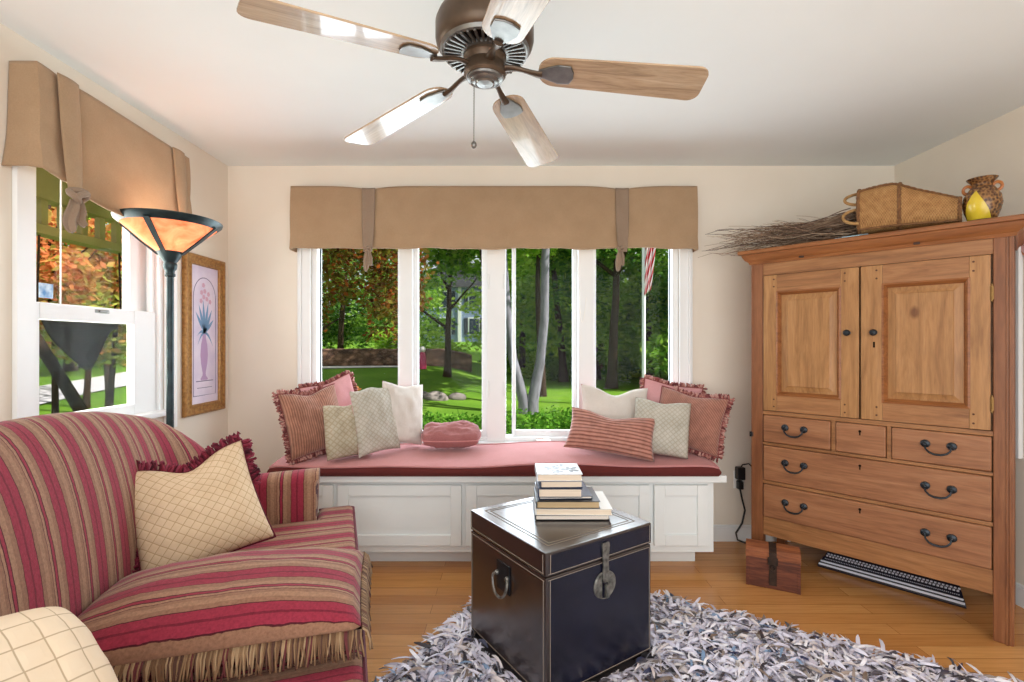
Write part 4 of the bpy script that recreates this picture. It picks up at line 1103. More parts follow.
def pull(cx, cz, parent, y):
    p = MB()
    for s_ in (-1, 1):
        p.lathe([(0.0, 0.012), (0.010, 0.011), (0.017, 0.007), (0.0185, 0.0), (0.0, 0.0)], 18, M=Matrix.Translation((cx + s_ * 0.046, y, cz)) @ Matrix.Rotation(R(90), 4, 'X'))
        p.sphere((cx + s_ * 0.046, y - 0.014, cz - 0.002), 0.008, seg=10)
    pts = [(cx - 0.046, y - 0.016, cz - 0.004), (cx - 0.043, y - 0.024, cz - 0.02), (cx - 0.030, y - 0.028, cz - 0.034), (cx - 0.012, y - 0.028, cz - 0.041), (cx + 0.012, y - 0.028, cz - 0.041), (cx + 0.030, y - 0.028, cz - 0.034), (cx + 0.043, y - 0.024, cz - 0.02), (cx + 0.046, y - 0.016, cz - 0.004)]
    p.tube(pts, [0.0035, 0.004, 0.0045, 0.0055, 0.0055, 0.0045, 0.004, 0.0035], 8)
    p.build('bail_pull', M['iron'], parent)
def drawer(x0, x1, z0, z1, pulls, pz, key):
    o = MB().box(x0, x1, -0.008, 0.03, z0, z1, 0.007, 3).build('drawer', M['pine_drawer'], arm_)
    for px in pulls: pull(px, pz, o, -0.008)
    if key:
        MB().lathe([(0.0, 0.002), (0.006, 0.002), (0.006, -0.002)], 10, M=Matrix.Translation((key, -0.0085, z1 - 0.035)) @ Matrix.Rotation(R(90), 4, 'X')).box(key - 0.0025, key + 0.0025, -0.0105, -0.0075, z1 - 0.055, z1 - 0.035).build('keyhole', M['dark'], o)
drawer(0.068, 0.396, 0.727, 0.878, [0.228], 0.819, None)
drawer(0.420, 0.628, 0.727, 0.878, [], 0, 0.524)
drawer(0.650, 0.995, 0.727, 0.878, [0.821], 0.819, None)
drawer(0.068, 0.995, 0.511, 0.706, [0.228, 0.821], 0.625, 0.524)
drawer(0.068, 0.995, 0.305, 0.488, [0.228, 0.821], 0.407, 0.524)
lp_ = MB()
lp_.box(-0.008, 0.012, -0.004, 0.004, 0.745, 0.775, 0.003); lp_.build('side_catch', M['iron'], arm_)

# patterned frame under the armoire
uf = thing('picture_frame', 'long blue black and white patterned frame lying on the floor under the armoire', 'picture frame', aw(0.585, 0.265, 0.0)[:], (0, 0, AR))
Tl = Matrix.Rotation(R(62), 4, 'X')
bd = MB()
prof = [(0.0, 0.012), (0.018, 0.022), (0.024, 0.018), (0.034, 0.02), (0.048, 0.014), (0.062, 0.016), (0.10, 0.012), (0.17, 0.012), (0.17, 0.0), (0.0, 0.0)]
Mf = Matrix.Rotation(R(35), 4, 'X')
rows = []
for x in (-0.315, 0.315):
    rows.append([((x + (0.04 * (-1 if x > 0 else 1)) * (a / 0.17) * 1.2), a, b_) for a, b_ in prof])
fo = bd.grid(rows, close_v=True, cap=True, M=Mf).build('frame_moulding', mat('midnight_lacquer', S(22, 24, 40), 0.3), uf, 20)
bn = MB()
for a, b_, hw in ((0.010, 0.0185, 0.006), (0.030, 0.0200, 0.005)):
    k = 0.315 - 0.048 * a / 0.17 - 0.003
    bn.box(-k, k, a - hw, a + hw, b_ - 0.001, b_ + 0.003, 0.001, 1, M=Mf @ Matrix.Translation((0, 0, 0.0)))
bn.build('silver_band', mat('silver_leaf', S(226, 230, 242), 0.35, 0.0), fo)
dt = MB()
for i in range(74):
    x = -0.285 + i * 0.57 / 73
    dt.sphere((x, 0.054, 0.0165), 0.0026, seg=6, M=Mf)
for i in range(38):
    x = -0.28 + i * 0.56 / 37
    dt.box(x - 0.005, x + 0.005, 0.070, 0.080, 0.012, 0.018, 0.001, 1, M=Mf)
    dt.box(x - 0.001, x + 0.009, 0.086, 0.094, 0.011, 0.017, 0.001, 1, M=Mf)
dt.build('dot_inlay', mat('pearl_inlay', S(214, 216, 228), 0.35), fo)

# small wooden chest
wc = thing('small_chest', 'small weathered wooden chest with iron strap standing at the armoire foot', 'box', (1.36, 2.555, 0), (0, 0, math.atan2(-0.446, 0.895)))
cm = wood('chest_wood', S(56, 28, 20), S(98, 52, 36), S(140, 82, 56), 'x', 0.55, 2.0)
CL, CD = 0.248, 0.15
MB().box(-CL / 2, CL / 2, 0.0, CD, 0.0, 0.152, 0.004).build('chest_body', cm, wc)
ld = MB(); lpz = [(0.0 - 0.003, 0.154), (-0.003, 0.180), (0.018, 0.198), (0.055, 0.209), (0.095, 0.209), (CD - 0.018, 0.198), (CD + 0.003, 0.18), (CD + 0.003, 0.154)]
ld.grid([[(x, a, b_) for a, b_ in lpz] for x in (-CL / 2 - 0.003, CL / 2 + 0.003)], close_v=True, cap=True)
ld.build('chest_lid', wood('chest_lid_highlight', S(84, 44, 28), S(140, 82, 52), S(178, 112, 70), 'x', 0.5, 2.0), wc, 15)  # lid wood lightened to paint in the orange highlight on its top
ih = MB(); ih.box(-0.018, 0.018, -0.006, -0.002, 0.02, 0.19, 0.001, 1)
ih.grid([[(x, a - 0.001, b_ + 0.0015) for a, b_ in lpz[1:6]] for x in (-0.018, 0.018)])
ih.box(-0.024, 0.024, -0.012, -0.004, 0.128, 0.168, 0.003); ih.tube([(0.01 * math.cos(t), -0.012, 0.115 + 0.012 * math.sin(t)) for t in [2 * PI * i / 14 for i in range(14)]], 0.003, 6, closed=True)
ih.build('iron_strap', noisy('rusty_iron', S(70, 52, 42), S(46, 36, 32), 40, 0.6, 0.3, 90, 0.4, metal=0.5), wc)
for x in (-CL / 2 + 0.006, CL / 2 - 0.006): MB().box(x - 0.008, x + 0.008, -0.002, 0.002, 0.0, 0.15, 0.001, 1).build('edge_batten', cm, wc)

# ------------------------------------------------------------------ things on the armoire
ZT = 1.8155
# twig bundle
tg = MB(); rr = random.Random(44)
for i in range(170):
    s0 = rr.uniform(0.44, 0.58); y0 = rr.uniform(0.03, 0.22); ln = rr.uniform(0.28, 0.62) if i < 110 else rr.uniform(0.52, 0.80)
    z0 = rr.uniform(0.008, 0.15); dy = rr.uniform(-0.20, 0.0); pts = []; rad = []
    droop = rr.uniform(-0.03, 0.10)
    n = 11; wx = rr.uniform(0, 6); kk = rr.uniform(5, 10)
    for j in range(n):
        t = j / (n - 1); x = s0 - ln * t
        y = y0 + dy * t * t + 0.012 * math.sin(wx + kk * t)
        z = z0 * (1 - 0.55 * t) + droop * t * t + 0.010 * math.sin(wx * 2 + kk * 1.3 * t) + 0.006
        z = max(z, 0.004)
        if x < -0.06 and rr.random() < 0.3: z -= 0.02 * rr.random()
        if x > -0.058 and z < 0.006: z = 0.006
        pts.append((x, y, ZT + z)); rad.append(0.0022 * (1 - 0.72 * t) + 0.0004)
    tg.tube(pts, rad, 4)
    if rr.random() < 0.6:
        j = rr.randrange(4, 9); p = Vector(pts[j]); d = Vector((-rr.uniform(0.04, 0.11), rr.uniform(-0.05, 0.04), rr.uniform(0.0, 0.05)))
        tg.tube([p, p + d * 0.5 + Vector((0, 0, 0.004)), p + d], [0.0011, 0.0009, 0.0004], 4)
tgo = tg.build('twig_bundle', island('twig_bark', [(0, S(138, 114, 94)), (0.3, S(112, 90, 74)), (0.6, S(168, 146, 124)), (0.85, S(84, 66, 56))], 0.85), None, 0, recalc=False)
tgo.location = (1.382, 2.833, 0); tgo.rotation_euler = (0, 0, AR)
tag(tgo, 'bundle of dry brown twigs lying at the left on top of the armoire', 'twigs')
# pale blue folded paper
fp = MB(); fp.box(0.42, 0.53, -0.03, 0.05, ZT + 0.0005, ZT + 0.004, 0.001, 1); fp.box(0.45, 0.56, -0.025, 0.04, ZT + 0.0045, ZT + 0.008, 0.001, 1, M=Matrix.Translation((0, 0, 0)))
fpo = fp.build('folded_paper', noisy('pale_blue_paper', S(176, 204, 214), S(158, 188, 202), 9, 0.6)); fpo.location = (1.382, 2.833, 0); fpo.rotation_euler = (0, 0, AR)
tag(fpo, 'pale blue folded paper under the basket mouth on the armoire', 'paper')
# basket on its side: axis along +x (mouth to the left)
weave = mat('wicker_weave', rough=0.75, spec=0.3)
def weave_nodes(m):
    v = coords(m, 'Object', (1, 1, 1))
    s_ = nd(m, 'ShaderNodeSeparateXYZ'); lk(m, v, s_.inputs[0])
    a = math_(m, 'SINE', math_(m, 'MULTIPLY', s_.outputs[0], 620.0)); b_ = math_(m, 'SINE', math_(m, 'MULTIPLY', math_(m, 'ADD', s_.outputs[1], s_.outputs[2]), 420.0))
    p_ = math_(m, 'MULTIPLY', a, b_)
    f_ = math_(m, 'MULTIPLY_ADD', p_, 0.25, 0.5)
    f2 = math_(m, 'MULTIPLY_ADD', noise(m, v, 40, 3), 0.5, math_(m, 'MULTIPLY', f_, 0.5))
    r = ramp(m, [(0.25, S(112, 74, 42)), (0.5, S(160, 118, 72)), (0.75, S(186, 146, 98))]); lk(m, f2, r.inputs[0]); lk(m, r.outputs[0], bsdf(m).inputs['Base Color'])
    bump(m, p_, 0.5, 0.003)
weave_nodes(weave)
braid_m = noisy('braided_rush', S(134, 94, 56), S(92, 60, 36), 60, 0.75, 0.5, 160)
bkt = thing('wicker_basket', 'brown wicker basket with looped handles lying on its side on the armoire', 'basket')
def sm01(t): return max(0.0, min(1.0, t))
def bsec(t):
    """half sizes (y,z) of the rounded-rectangle section, t=0 mouth .. 1 base"""
    hz = 0.103 + 0.005 * math.sin(PI * min(1, t / 0.6)) - 0.050 * sm01((t - 0.36) / 0.64) ** 1.1
    return 0.085 + 0.02 * math.sin(PI * min(1, t + 0.15)) - 0.02 * t, hz
def brect(hy, hz, n=40, p=3.6):
    r = []
    for j in range(n):
        a = 2 * PI * j / n; c, s_ = math.cos(a), math.sin(a)
        r.append((hy * math.copysign(abs(c) ** (2 / p), c), hz * math.copysign(abs(s_) ** (2 / p), s_)))
    return r
BL = 0.375
def bpt(t, k, inset_=0.0):
    hy, hz = bsec(t); pts = brect(hy - inset_, hz - inset_)
    zc = bsec(t)[1]
    return [(BL * t, a, b_ + zc) for a, b_ in pts]
g = MB(); g.grid([bpt(i / 16, 0) for i in range(17)] + [[(BL * 0.999, a * 0.01, b_) for (_, a, b_) in [(0, p[1], bsec(1)[1]) for p in bpt(1, 0)]]], close_v=True)
g.grid([bpt(i / 16, 0, 0.008) for i in range(17)], close_v=True)
g.build('basket_body', weave, bkt, 50)
bd_ = MB()
def braid(path, r, closed):
    for ph in (0, 2 * PI / 3, 4 * PI / 3):
        n = len(path); out = []
        for i in range(n):
            p = Vector(path[i]); a = i * 1.05 + ph
            out.append(p + Vector((math.cos(a) * r * 0.6, 0, 0)) + Vector((0, *((Vector((p.y, p.z - 0.1)).normalized() * (r * 0.5 * math.sin(a)))[:]))))
        bd_.tube(out, r * 0.62, 6, closed=closed)
def dense(pts, n):
    P = [Vector(p) for p in pts]; P.append(P[0]); L = [0]
    for a, b_ in zip(P, P[1:]): L.append(L[-1] + (b_ - a).length)
    res = []
    for i in range(n):
        s_ = L[-1] * i / n
        k = max(j for j in range(len(L)) if L[j] <= s_ + 1e-9); k = min(k, len(P) - 2)
        res.append(P[k].lerp(P[k + 1], (s_ - L[k]) / max(1e-9, L[k + 1] - L[k])))
    return res
for t in (0.0, 0.43, 1.0): braid(dense(bpt(t, 0), 60), 0.0075, True)
for fy, fz in ((1, 1), (-1, 1), (-1, -1), (1, -1)):
    path = []
    for i in range(34):
        t = i / 33; hy, hz = bsec(t); path.append(Vector((BL * t, fy * hy * 0.86, hz + fz * hz * 0.86)))
    braid(path, 0.0055, False)
bd_.build('braided_edging', braid_m, bkt, 50)
rush_m = noisy('pale_rush', S(176, 138, 88), S(146, 106, 62), 60, 0.7, 0.3, 160)
for zc_, fy, rz_ in ((0.165, -0.035, 0.030), (0.075, -0.088, 0.036)):
    q = []
    for i in range(17):
        a = PI * i / 16
        q.append((-0.068 * math.sin(a) + 0.004, fy + 0.02 * math.cos(a), zc_ + rz_ * math.cos(a) + 0.006 * math.sin(a)))
    hm = MB().tube(q, 0.007, 8); hm.build('loop_handle', rush_m, bkt)
bkt.matrix_world = AM @ Matrix.Translation((0.512, 0.075, ZT + 0.019)) @ Matrix.Rotation(R(4), 4, 'Z') @ Matrix.Diagonal((1, 1, 1.09, 1))
# vase on a dark tray
ty = MB().lathe([(0.0, 0.0005), (0.075, 0.0005), (0.09, 0.006), (0.088, 0.009), (0.07, 0.006), (0.0, 0.006)], 32)
tyo = ty.build('saucer', mat('dark_pewter_tray', S(40, 36, 36), 0.4, 0.3)); tyo.location = aw(0.962, 0.08, ZT)[:]
tag(tyo, 'dark round saucer under the speckled vase on the armoire', 'saucer')
vs_ = thing('vase', 'brown speckled two handled vase with yellow glaze patch on the armoire', 'vase', aw(0.962, 0.08, ZT + 0.0065)[:], (0, 0, AR)); vs_.scale = (0.93, 0.93, 1.12)
vm = mat('speckled_glaze', rough=0.25, spec=0.6)
def vmat(m):
    vo = nd(m, 'ShaderNodeTexVoronoi'); vo.inputs['Scale'].default_value = 90; lk(m, coords(m, 'Object'), vo.inputs['Vector'])
    r = ramp(m, [(0.2, S(58, 36, 22)), (0.5, S(104, 68, 38)), (0.8, S(150, 108, 62))]); lk(m, vo.outputs['Distance'], r.inputs[0])
    lk(m, r.outputs[0], bsdf(m).inputs['Base Color']); bump(m, vo.outputs['Distance'], 0.3, 0.003)
vmat(vm)
vp = [(0.0, 0.0), (0.045, 0.0), (0.052, 0.01), (0.066, 0.045), (0.073, 0.075), (0.068, 0.105), (0.05, 0.132), (0.037, 0.147), (0.037, 0.155), (0.052, 0.168), (0.058, 0.176), (0.052, 0.177), (0.034, 0.160), (0.0, 0.150)]
MB().lathe(vp, 36).build('body', vm, vs_)
def vr(z):
    for (r0, z0), (r1, z1) in zip(vp[1:8], vp[2:9]):
        if z0 <= z <= z1: return r0 + (r1 - r0) * (z - z0) / (z1 - z0)
    return 0.05
yp = MB(); rows = []
for i in range(15):
    z = 0.004 + 0.118 * i / 14; hw = 1.0 * (1 - (i / 14)) ** 0.9
    rows.append([((vr(z) + 0.0015) * math.cos(-PI / 2 - 0.32 + hw * q), (vr(z) + 0.0015) * math.sin(-PI / 2 - 0.32 + hw * q), z) for q in np.linspace(-1, 1, 13)])
yp.grid(rows); yp.build('yellow_glaze_patch', noisy('yellow_glaze', S(226, 200, 62), S(206, 176, 44), 20, 0.2, 0, None, 0.6), vs_, recalc=False)
for s_ in (-1, 1):
    MB().tube([(s_ * (0.052 + 0.016 * math.cos(t)), 0, 0.138 + 0.016 * math.sin(t)) for t in [2 * PI * i / 18 for i in range(18)]], 0.0065, 8, closed=True).build('handle', noisy('amber_glaze', S(188, 118, 56), S(150, 84, 36), 30, 0.3), vs_)

# small wall plate at the right wall edge
wpl = thing('wall_plaque', 'small pink and amber plaque hanging on the right wall beside the armoire', 'plaque', (XR - 0.032, 2.33, 1.765))
MB().lathe([(0.0, 0.0), (0.07, 0.0), (0.075, 0.006), (0.06, 0.012), (0.0, 0.012)], 28, M=Matrix.Translation((0.031, 0, 0)) @ Matrix.Rotation(R(-90), 4, 'Y')).build('plate', noisy('pink_glaze', S(226, 170, 176), S(236, 214, 206), 30, 0.3), wpl)
MB().lathe([(0.062, 0.0115), (0.072, 0.0075), (0.076, 0.002), (0.074, 0.001)], 28, M=Matrix.Translation((0.031, 0, 0)) @ Matrix.Rotation(R(-90), 4, 'Y')).build('plate_rim', mat('amber_rim', S(190, 120, 70), 0.4), wpl)

# outlet, adapter and cord
ol = thing('wall_outlet', 'white wall outlet low on the back wall between bench and armoire', 'outlet', (1.475, YB - 0.001, 0.40))
MB().box(-0.036, 0.036, -0.006, 0.0, -0.058, 0.058, 0.003).build('cover_plate', M['white'], ol)
MB().box(-0.016, 0.016, -0.0085, -0.005, 0.006, 0.036, 0.003).box(-0.016, 0.016, -0.0085, -0.005, -0.036, -0.006, 0.003).build('socket_face', M['white'], ol)
ad = thing('power_adapter', 'black plug adapter and cable plugged into the wall outlet by the armoire', 'power cord', (1.47, YB - 0.01, 0.42))
MB().box(-0.026, 0.026, -0.045, 0.0, -0.012, 0.068, 0.006).build('adapter_body', M['black'], ad)
MB().box(-0.018, 0.018, -0.038, -0.002, -0.075, -0.022, 0.006).build('plug', M['black'], ad)
MB().tube([(0.0, -0.02, -0.07), (0.012, -0.025, -0.14), (0.03, -0.025, -0.21), (0.01, -0.03, -0.29), (-0.03, -0.03, -0.355), (-0.025, -0.04, -0.395), (0.02, -0.05, -0.41), (0.10, -0.06, -0.413)], 0.006, 8).build('power_cable', M['black'], ad)
MB().tube([(0.0, -0.03, 0.066), (0.01, -0.035, 0.085), (0.05, -0.035, 0.092), (0.085, -0.03, 0.06), (0.11, -0.03, 0.02)], 0.004, 8).build('thin_cable', M['black'], ad)

exec_outdoors = True
# ------------------------------------------------------------------ outdoors
def sm(t): t = cl(t, 0, 1); return t * t * (3 - 2 * t)
def ground(x, y):
    base = -0.62 + 0.95 * sm((y - 11) / 12) * sm((1.5 - x) / 5)
    if x < -1.9: base += 0.15 * sm((-x - 6) / 10) * (1 - sm((y - 13) / 8))
    return base + 4.0 * sm((y - 36) / 22) + 0.06 * mnoise.noise((x * 0.3, y * 0.3, 0))
grass = mat('lawn_grass', rough=0.9, spec=0.1)
def gm(m):
    v = coords(m, 'Object')
    a = noise(m, v, 0.6, 4); b_ = noise(m, v, 30, 4, 0.7)
    r = ramp(m, [(0.3, S(60, 94, 28)), (0.5, S(90, 128, 38)), (0.72, S(118, 152, 50))]); lk(m, math_(m, 'MULTIPLY_ADD', b_, 0.5, math_(m, 'MULTIPLY', a, 0.5)), r.inputs[0])
    lk(m, r.outputs[0], bsdf(m).inputs['Base Color']); bump(m, b_, 0.6, 0.05)
gm(grass)
g = MB()
xs = np.linspace(-40, 30, 90); ysg = np.linspace(3.45, 60, 80)
g.grid([[(x, y, ground(x, y)) for y in ysg] for x in xs])
xs2 = np.linspace(-40, -2.1, 50); ys2 = np.linspace(-6, 3.45, 14)
g.grid([[(x, y, ground(x, y)) for y in ys2] for x in xs2])
lawn = g.build('lawn', grass, None, 0); struct(lawn, 'sunlit green lawn outside the windows')

def leaves_mb(blobs, n, size, seed, flat=0.5, edge=0.35):
    rg = np.random.default_rng(seed)
    vol = np.array([b_[3] * b_[4] * b_[5] for b_ in blobs]) ** (2 / 3); idx = rg.choice(len(blobs), n, p=vol / vol.sum())
    B = np.array(blobs)[idx]
    d = rg.normal(size=(n, 3)); d /= np.linalg.norm(d, axis=1)[:, None]
    r = rg.uniform(edge, 1, n) ** (1 / 2.2)
    P = B[:, :3] + d * r[:, None] * B[:, 3:6] + rg.normal(size=(n, 3)) * size * 0.8
    u = rg.normal(size=(n, 3)); u[:, 2] *= flat; u /= np.linalg.norm(u, axis=1)[:, None]
    w = rg.normal(size=(n, 3)); w -= (w * u).sum(1)[:, None] * u; w /= np.linalg.norm(w, axis=1)[:, None]
    s = size * rg.uniform(0.6, 1.3, n)[:, None]
    V = np.stack([P - u * s, P + w * s * 0.55, P + u * s, P - w * s * 0.55], 1).reshape(-1, 3)
    m = MB(); m.v = [tuple(p) for p in V.tolist()]; m.f = [(4 * i, 4 * i + 1, 4 * i + 2, 4 * i + 3) for i in range(n)]; m.uv = [(0.0, 0.0)] * len(m.v)
    return m
def trunk_mb(h, r, seed, lean=(0, 0), branches=5, b0=0.35, spread=1.5):
    rr = random.Random(seed); g = MB()
    def path(p, d, ln, n, wob):
        pts = [Vector(p)]
        d = Vector(d).normalized()
        for i in range(n):
            d = (d + Vector((rr.uniform(-wob, wob), rr.uniform(-wob, wob), rr.uniform(-wob, wob) * 0.3))).normalized(); pts.append(pts[-1] + d * ln / n)
        return pts
    main = path((0, 0, -0.3), (lean[0], lean[1], 1), h + 0.3, 9, 0.06)
    g.tube(main, [r * 1.5] + [r * (1 - 0.75 * i / 9) for i in range(1, 10)], 10)
    for k in range(branches):
        i = int(len(main) * (b0 + (0.92 - b0) * k / max(1, branches))); a = rr.uniform(0, 2 * PI)
        q = path(main[i], (math.cos(a) * spread, math.sin(a) * spread, 1.1), h * rr.uniform(0.3, 0.5), 6, 0.15)
        g.tube(q, [r * 0.42 * (1 - 0.8 * j / 6) for j in range(7)], 6)
    return g
GREEN = leafy('green_leaves', [S(74, 116, 40), S(120, 166, 56), S(172, 206, 84), S(98, 146, 52)], 0.5)
LIME = leafy('lime_leaves', [S(146, 186, 56), S(190, 218, 88), S(116, 164, 50)], 0.55)
DEEP = leafy('deep_leaves', [S(56, 96, 42), S(92, 136, 56), S(136, 176, 76)], 0.45)
MAPLE = leafy('bronze_maple_leaves', [S(92, 66, 40), S(120, 112, 44), S(150, 146, 56), S(110, 60, 40), S(178, 94, 44), S(84, 92, 40), S(140, 132, 60), S(98, 52, 38)], 0.5)
AUTUMN = leafy('orange_maple_leaves', [S(222, 134, 84), S(236, 166, 104), S(198, 112, 78), S(214, 182, 104), S(168, 176, 84), S(232, 150, 104)], 0.55)
def tree(name, label, x, y, h, r, blobs, n, size, leafm, seed, bark='bark', lean=(0, 0), group=None, branches=5, cat='tree', b0=0.35):
    z = ground(x, y)
    t = thing(name, label, cat, (x, y, z), group=group)
    if h > 0: trunk_mb(h, r, seed, lean, branches, b0).build('trunk', M[bark], t, 50, recalc=False)
    leaves_mb(blobs, n, size, seed).build('foliage', leafm, t, 0, recalc=False)
    return t
def crown(cx, cy, cz, R_, n, seed, sq=0.75):
    rr = random.Random(seed)
    return [(cx + rr.uniform(-1, 1) * R_, cy + rr.uniform(-1, 1) * R_ * 0.8, cz + rr.uniform(-1, 1) * R_ * sq, R_ * rr.uniform(0.3, 0.5), R_ * rr.uniform(0.3, 0.5), R_ * rr.uniform(0.22, 0.4)) for _ in range(n)]
if exec_outdoors:
    # woodland mass behind the lawn
    wood_spots = [(-13.5, 33), (-10.5, 30), (-7.2, 34), (0.6, 27), (2.6, 24.5), (4.6, 26.5), (6.6, 23.5), (9.2, 26), (8.2, 21.5), (12.0, 23), (-13, 46), (1.8, 33), (5.8, 32), (10.5, 32), (-17, 27), (-16.5, 36), (14.5, 28), (1.0, 46), (3.6, 36), (8.0, 37), (13, 35)]
    for i, (x, y) in enumerate(wood_spots):
        rr = random.Random(100 + i); hh = rr.uniform(8.5, 12)
        bl_ = crown(0, 0, hh * 0.60, 3.0, 16, 200 + i, 1.15) + crown(0, 0.5, hh * 0.25, 2.4, 8, 300 + i, 0.6)
        tree('woodland_tree', 'tall leafy tree in the green woodland mass beyond the lawn', x, y, hh, 0.20, bl_, 5200, 0.17, (GREEN, DEEP, GREEN, LIME)[i % 4], 400 + i, group='woodland trees beyond the lawn', b0=0.5)
    tree('maple_tree', 'bronze and green leaved maple filling the leftmost pane of the wide window', -4.6, 10.2, 4.2, 0.13, crown(0.6, 0.2, 3.5, 1.75, 22, 51, 0.62), 7500, 0.075, MAPLE, 52)
    tree('shade_tree', 'slender dark trunked shade tree standing in the second pane of the wide window', -2.55, 19.2, 6.2, 0.15, crown(0.2, 0, 5.3, 2.3, 18, 61, 0.7) , 5200, 0.12, GREEN, 62, b0=0.3)
    tree('red_maple', 'small orange leaved maple beside the shade tree', -3.6, 16.5, 3.2, 0.06, crown(0.0, 0, 3.0, 0.8, 10, 66, 0.5), 1500, 0.09, AUTUMN, 67)
    tree('shrub', 'low orange leaved shrub at the lower left of the wide window', -3.75, 9.6, 0.7, 0.03, crown(0, 0, 0.75, 0.55, 8, 71, 0.6), 1500, 0.06, AUTUMN, 72, cat='shrub')
    tree('shrub', 'bright lime round shrub beyond the stone wall', -6.1, 25.5, 0.7, 0.04, crown(0, 0, 1.0, 1.1, 8, 73, 0.5), 1400, 0.12, LIME, 74, cat='shrub')
    tree('shrub', 'dark purple round shrub beyond the stone wall', -5.4, 24.6, 0.6, 0.04, crown(0, 0, 0.7, 0.7, 8, 75, 0.5), 1000, 0.1, leafy('plum_leaves', [S(70, 44, 44), S(98, 66, 58), S(52, 40, 36)], 0.4), 76, cat='shrub')
    tree('shrub', 'lime green shrub below the blue house windows', -3.4, 26.5, 0.6, 0.04, crown(0, 0, 0.9, 1.0, 8, 77, 0.5), 1300, 0.12, LIME, 78, cat='shrub')
    for i in range(13):
        x = -0.4 + i * 0.95 + 0.3 * math.sin(i * 2.3); y = 27.2 + 1.6 * math.sin(i * 1.7)
        tree('understory_shrub', 'leafy understory shrub at the foot of the woodland', x, y, 0.6, 0.04, crown(0, 0, 0.8, 0.9, 8, 660 + i, 0.7), 1100, 0.13, (DEEP, GREEN, LIME)[i % 3], 680 + i, group='understory shrubs of the woodland', cat='shrub', branches=3)
    # forked pale trunks in the third pane
    tf = thing('forked_tree', 'forked pale grey tree trunk in the third pane of the wide window', 'tree', (0.27, 13.4, ground(0.27, 13.4)))
    for nm, pth, rad in (('trunk', [(0.25, 0, -0.3), (0.3, 0, 0.35), (0.5, 0, 1.4), (0.62, 0, 2.6), (0.64, 0, 4.2), (0.75, 0, 6.5)], [0.21, 0.16, 0.13, 0.12, 0.11, 0.08]), ('trunk', [(0.1, 0, -0.3), (0.05, 0, 0.35), (-0.25, 0, 1.5), (-0.4, 0, 2.8), (-0.5, 0, 4.2), (-0.6, 0, 6.5)], [0.2, 0.15, 0.12, 0.11, 0.1, 0.07])):
        MB().tube(pth, rad, 12).build(nm, M['palebark'], tf)
    leaves_mb(crown(0.1, 0, 6.6, 2.2, 12, 81, 0.5), 3000, 0.11, 82).build('foliage', GREEN, tf, 0, recalc=False)
    tree('oak_tree', 'dark straight tree trunk just right of the forked pale tree', 1.05, 17.5, 8, 0.15, crown(0, 0, 7.5, 2.4, 14, 83, 0.6), 3600, 0.13, GREEN, 84, b0=0.6)
    tree('oak_tree', 'dark tree trunk left of the flagpole at the lawn edge', 4.35, 21.5, 9, 0.24, crown(0, 0, 6.2, 2.8, 16, 85, 0.9), 5200, 0.14, DEEP, 86, b0=0.5)
    for i, (x, y) in enumerate(((-0.72, 15.5), (2.32, 15.6), (-3.25, 15.2))):  # trees added to cast dappled shade, trunks tucked behind the window posts
        tree('oak_tree', ('tree added to shade the lawn, hidden in part by the middle window post', 'tree added to shade the lawn, hidden in part by the right window mullion', 'tree added to shade the lawn, hidden in part by the left window mullion')[i], x, y, 7.5, 0.11, crown(0, 0.4, 6.6, 2.4, 15, 610 + i, 0.45), 4200, 0.13, (GREEN, LIME, GREEN)[i], 620 + i, b0=0.6)
    # leafy ground cover near the window bottoms
    gc = leaves_mb([(x, 10.8 + rnd.uniform(-1.0, 1.2), ground(x, 11) + 0.12, 0.5, 0.5, 0.22) for x in np.linspace(-2.3, 2.6, 26)], 7000, 0.06, 91, 0.8, 0.1).build('ground_cover', leafy('ivy_leaves', [S(58, 104, 34), S(92, 144, 46), S(120, 168, 60)], 0.4), None, 0, recalc=False)
    tag(gc, 'low green leafy ground cover along the bottom of the middle panes', 'plants', kind='stuff')
    # stone wall
    sw_m = mat('field_stone', rough=0.9, spec=0.2)
    def stn(m):
        vo = nd(m, 'ShaderNodeTexVoronoi'); vo.inputs['Scale'].default_value = 3.2; lk(m, coords(m, 'Object', (1, 1, 1.8)), vo.inputs['Vector'])
        r = ramp(m, [(0.0, S(150, 116, 96)), (0.5, S(122, 94, 80)), (1.0, S(96, 76, 68))]); s_ = nd(m, 'ShaderNodeSeparateColor'); lk(m, vo.outputs['Color'], s_.inputs[0]); lk(m, s_.outputs[0], r.inputs[0])
        e = ramp(m, [(0.25, (1, 1, 1, 1)), (0.55, (0.35, 0.32, 0.3, 1))]); lk(m, vo.outputs['Distance'], e.inputs[0])
        lk(m, mixc(m, 0.8, r.outputs[0], e.outputs[0], 'MULTIPLY'), bsdf(m).inputs['Base Color']); bump(m, vo.outputs['Distance'], -0.6, 0.05)
    stn(sw_m)
    g = MB(); rows = []
    for i in range(60):
        x = -13 + i * 11.2 / 59; y = 22.2 - 0.02 * (x + 7) ** 2 * 0.5; z = ground(x, y); n_ = 0.05 * mnoise.noise((x * 3, 1, 0)); h_ = 0.76
        rows.append([(x, y - 0.28 + n_, z - 0.2), (x, y - 0.25 + n_, z + h_ * 0.5), (x, y - 0.22, z + h_ - 0.04 + n_), (x, y - 0.15, z + h_ + n_), (x, y + 0.15, z + h_ + n_), (x, y + 0.25, z - 0.2)])
    wo = g.grid(rows, close_v=True, cap=True).build('stone_wall', sw_m, None, 30); tag(wo, 'low brown fieldstone garden wall crossing the two left panes', 'wall')
    # gravel path below the wall
    g = MB(); rows = []
    for i in range(40):
        x = -13 + i * 8.4 / 39; y = 21.2; rows.append([(x, y - 0.35, ground(x, y - 0.35) + 0.03), (x, y + 0.35, ground(x, y + 0.35) + 0.03)])
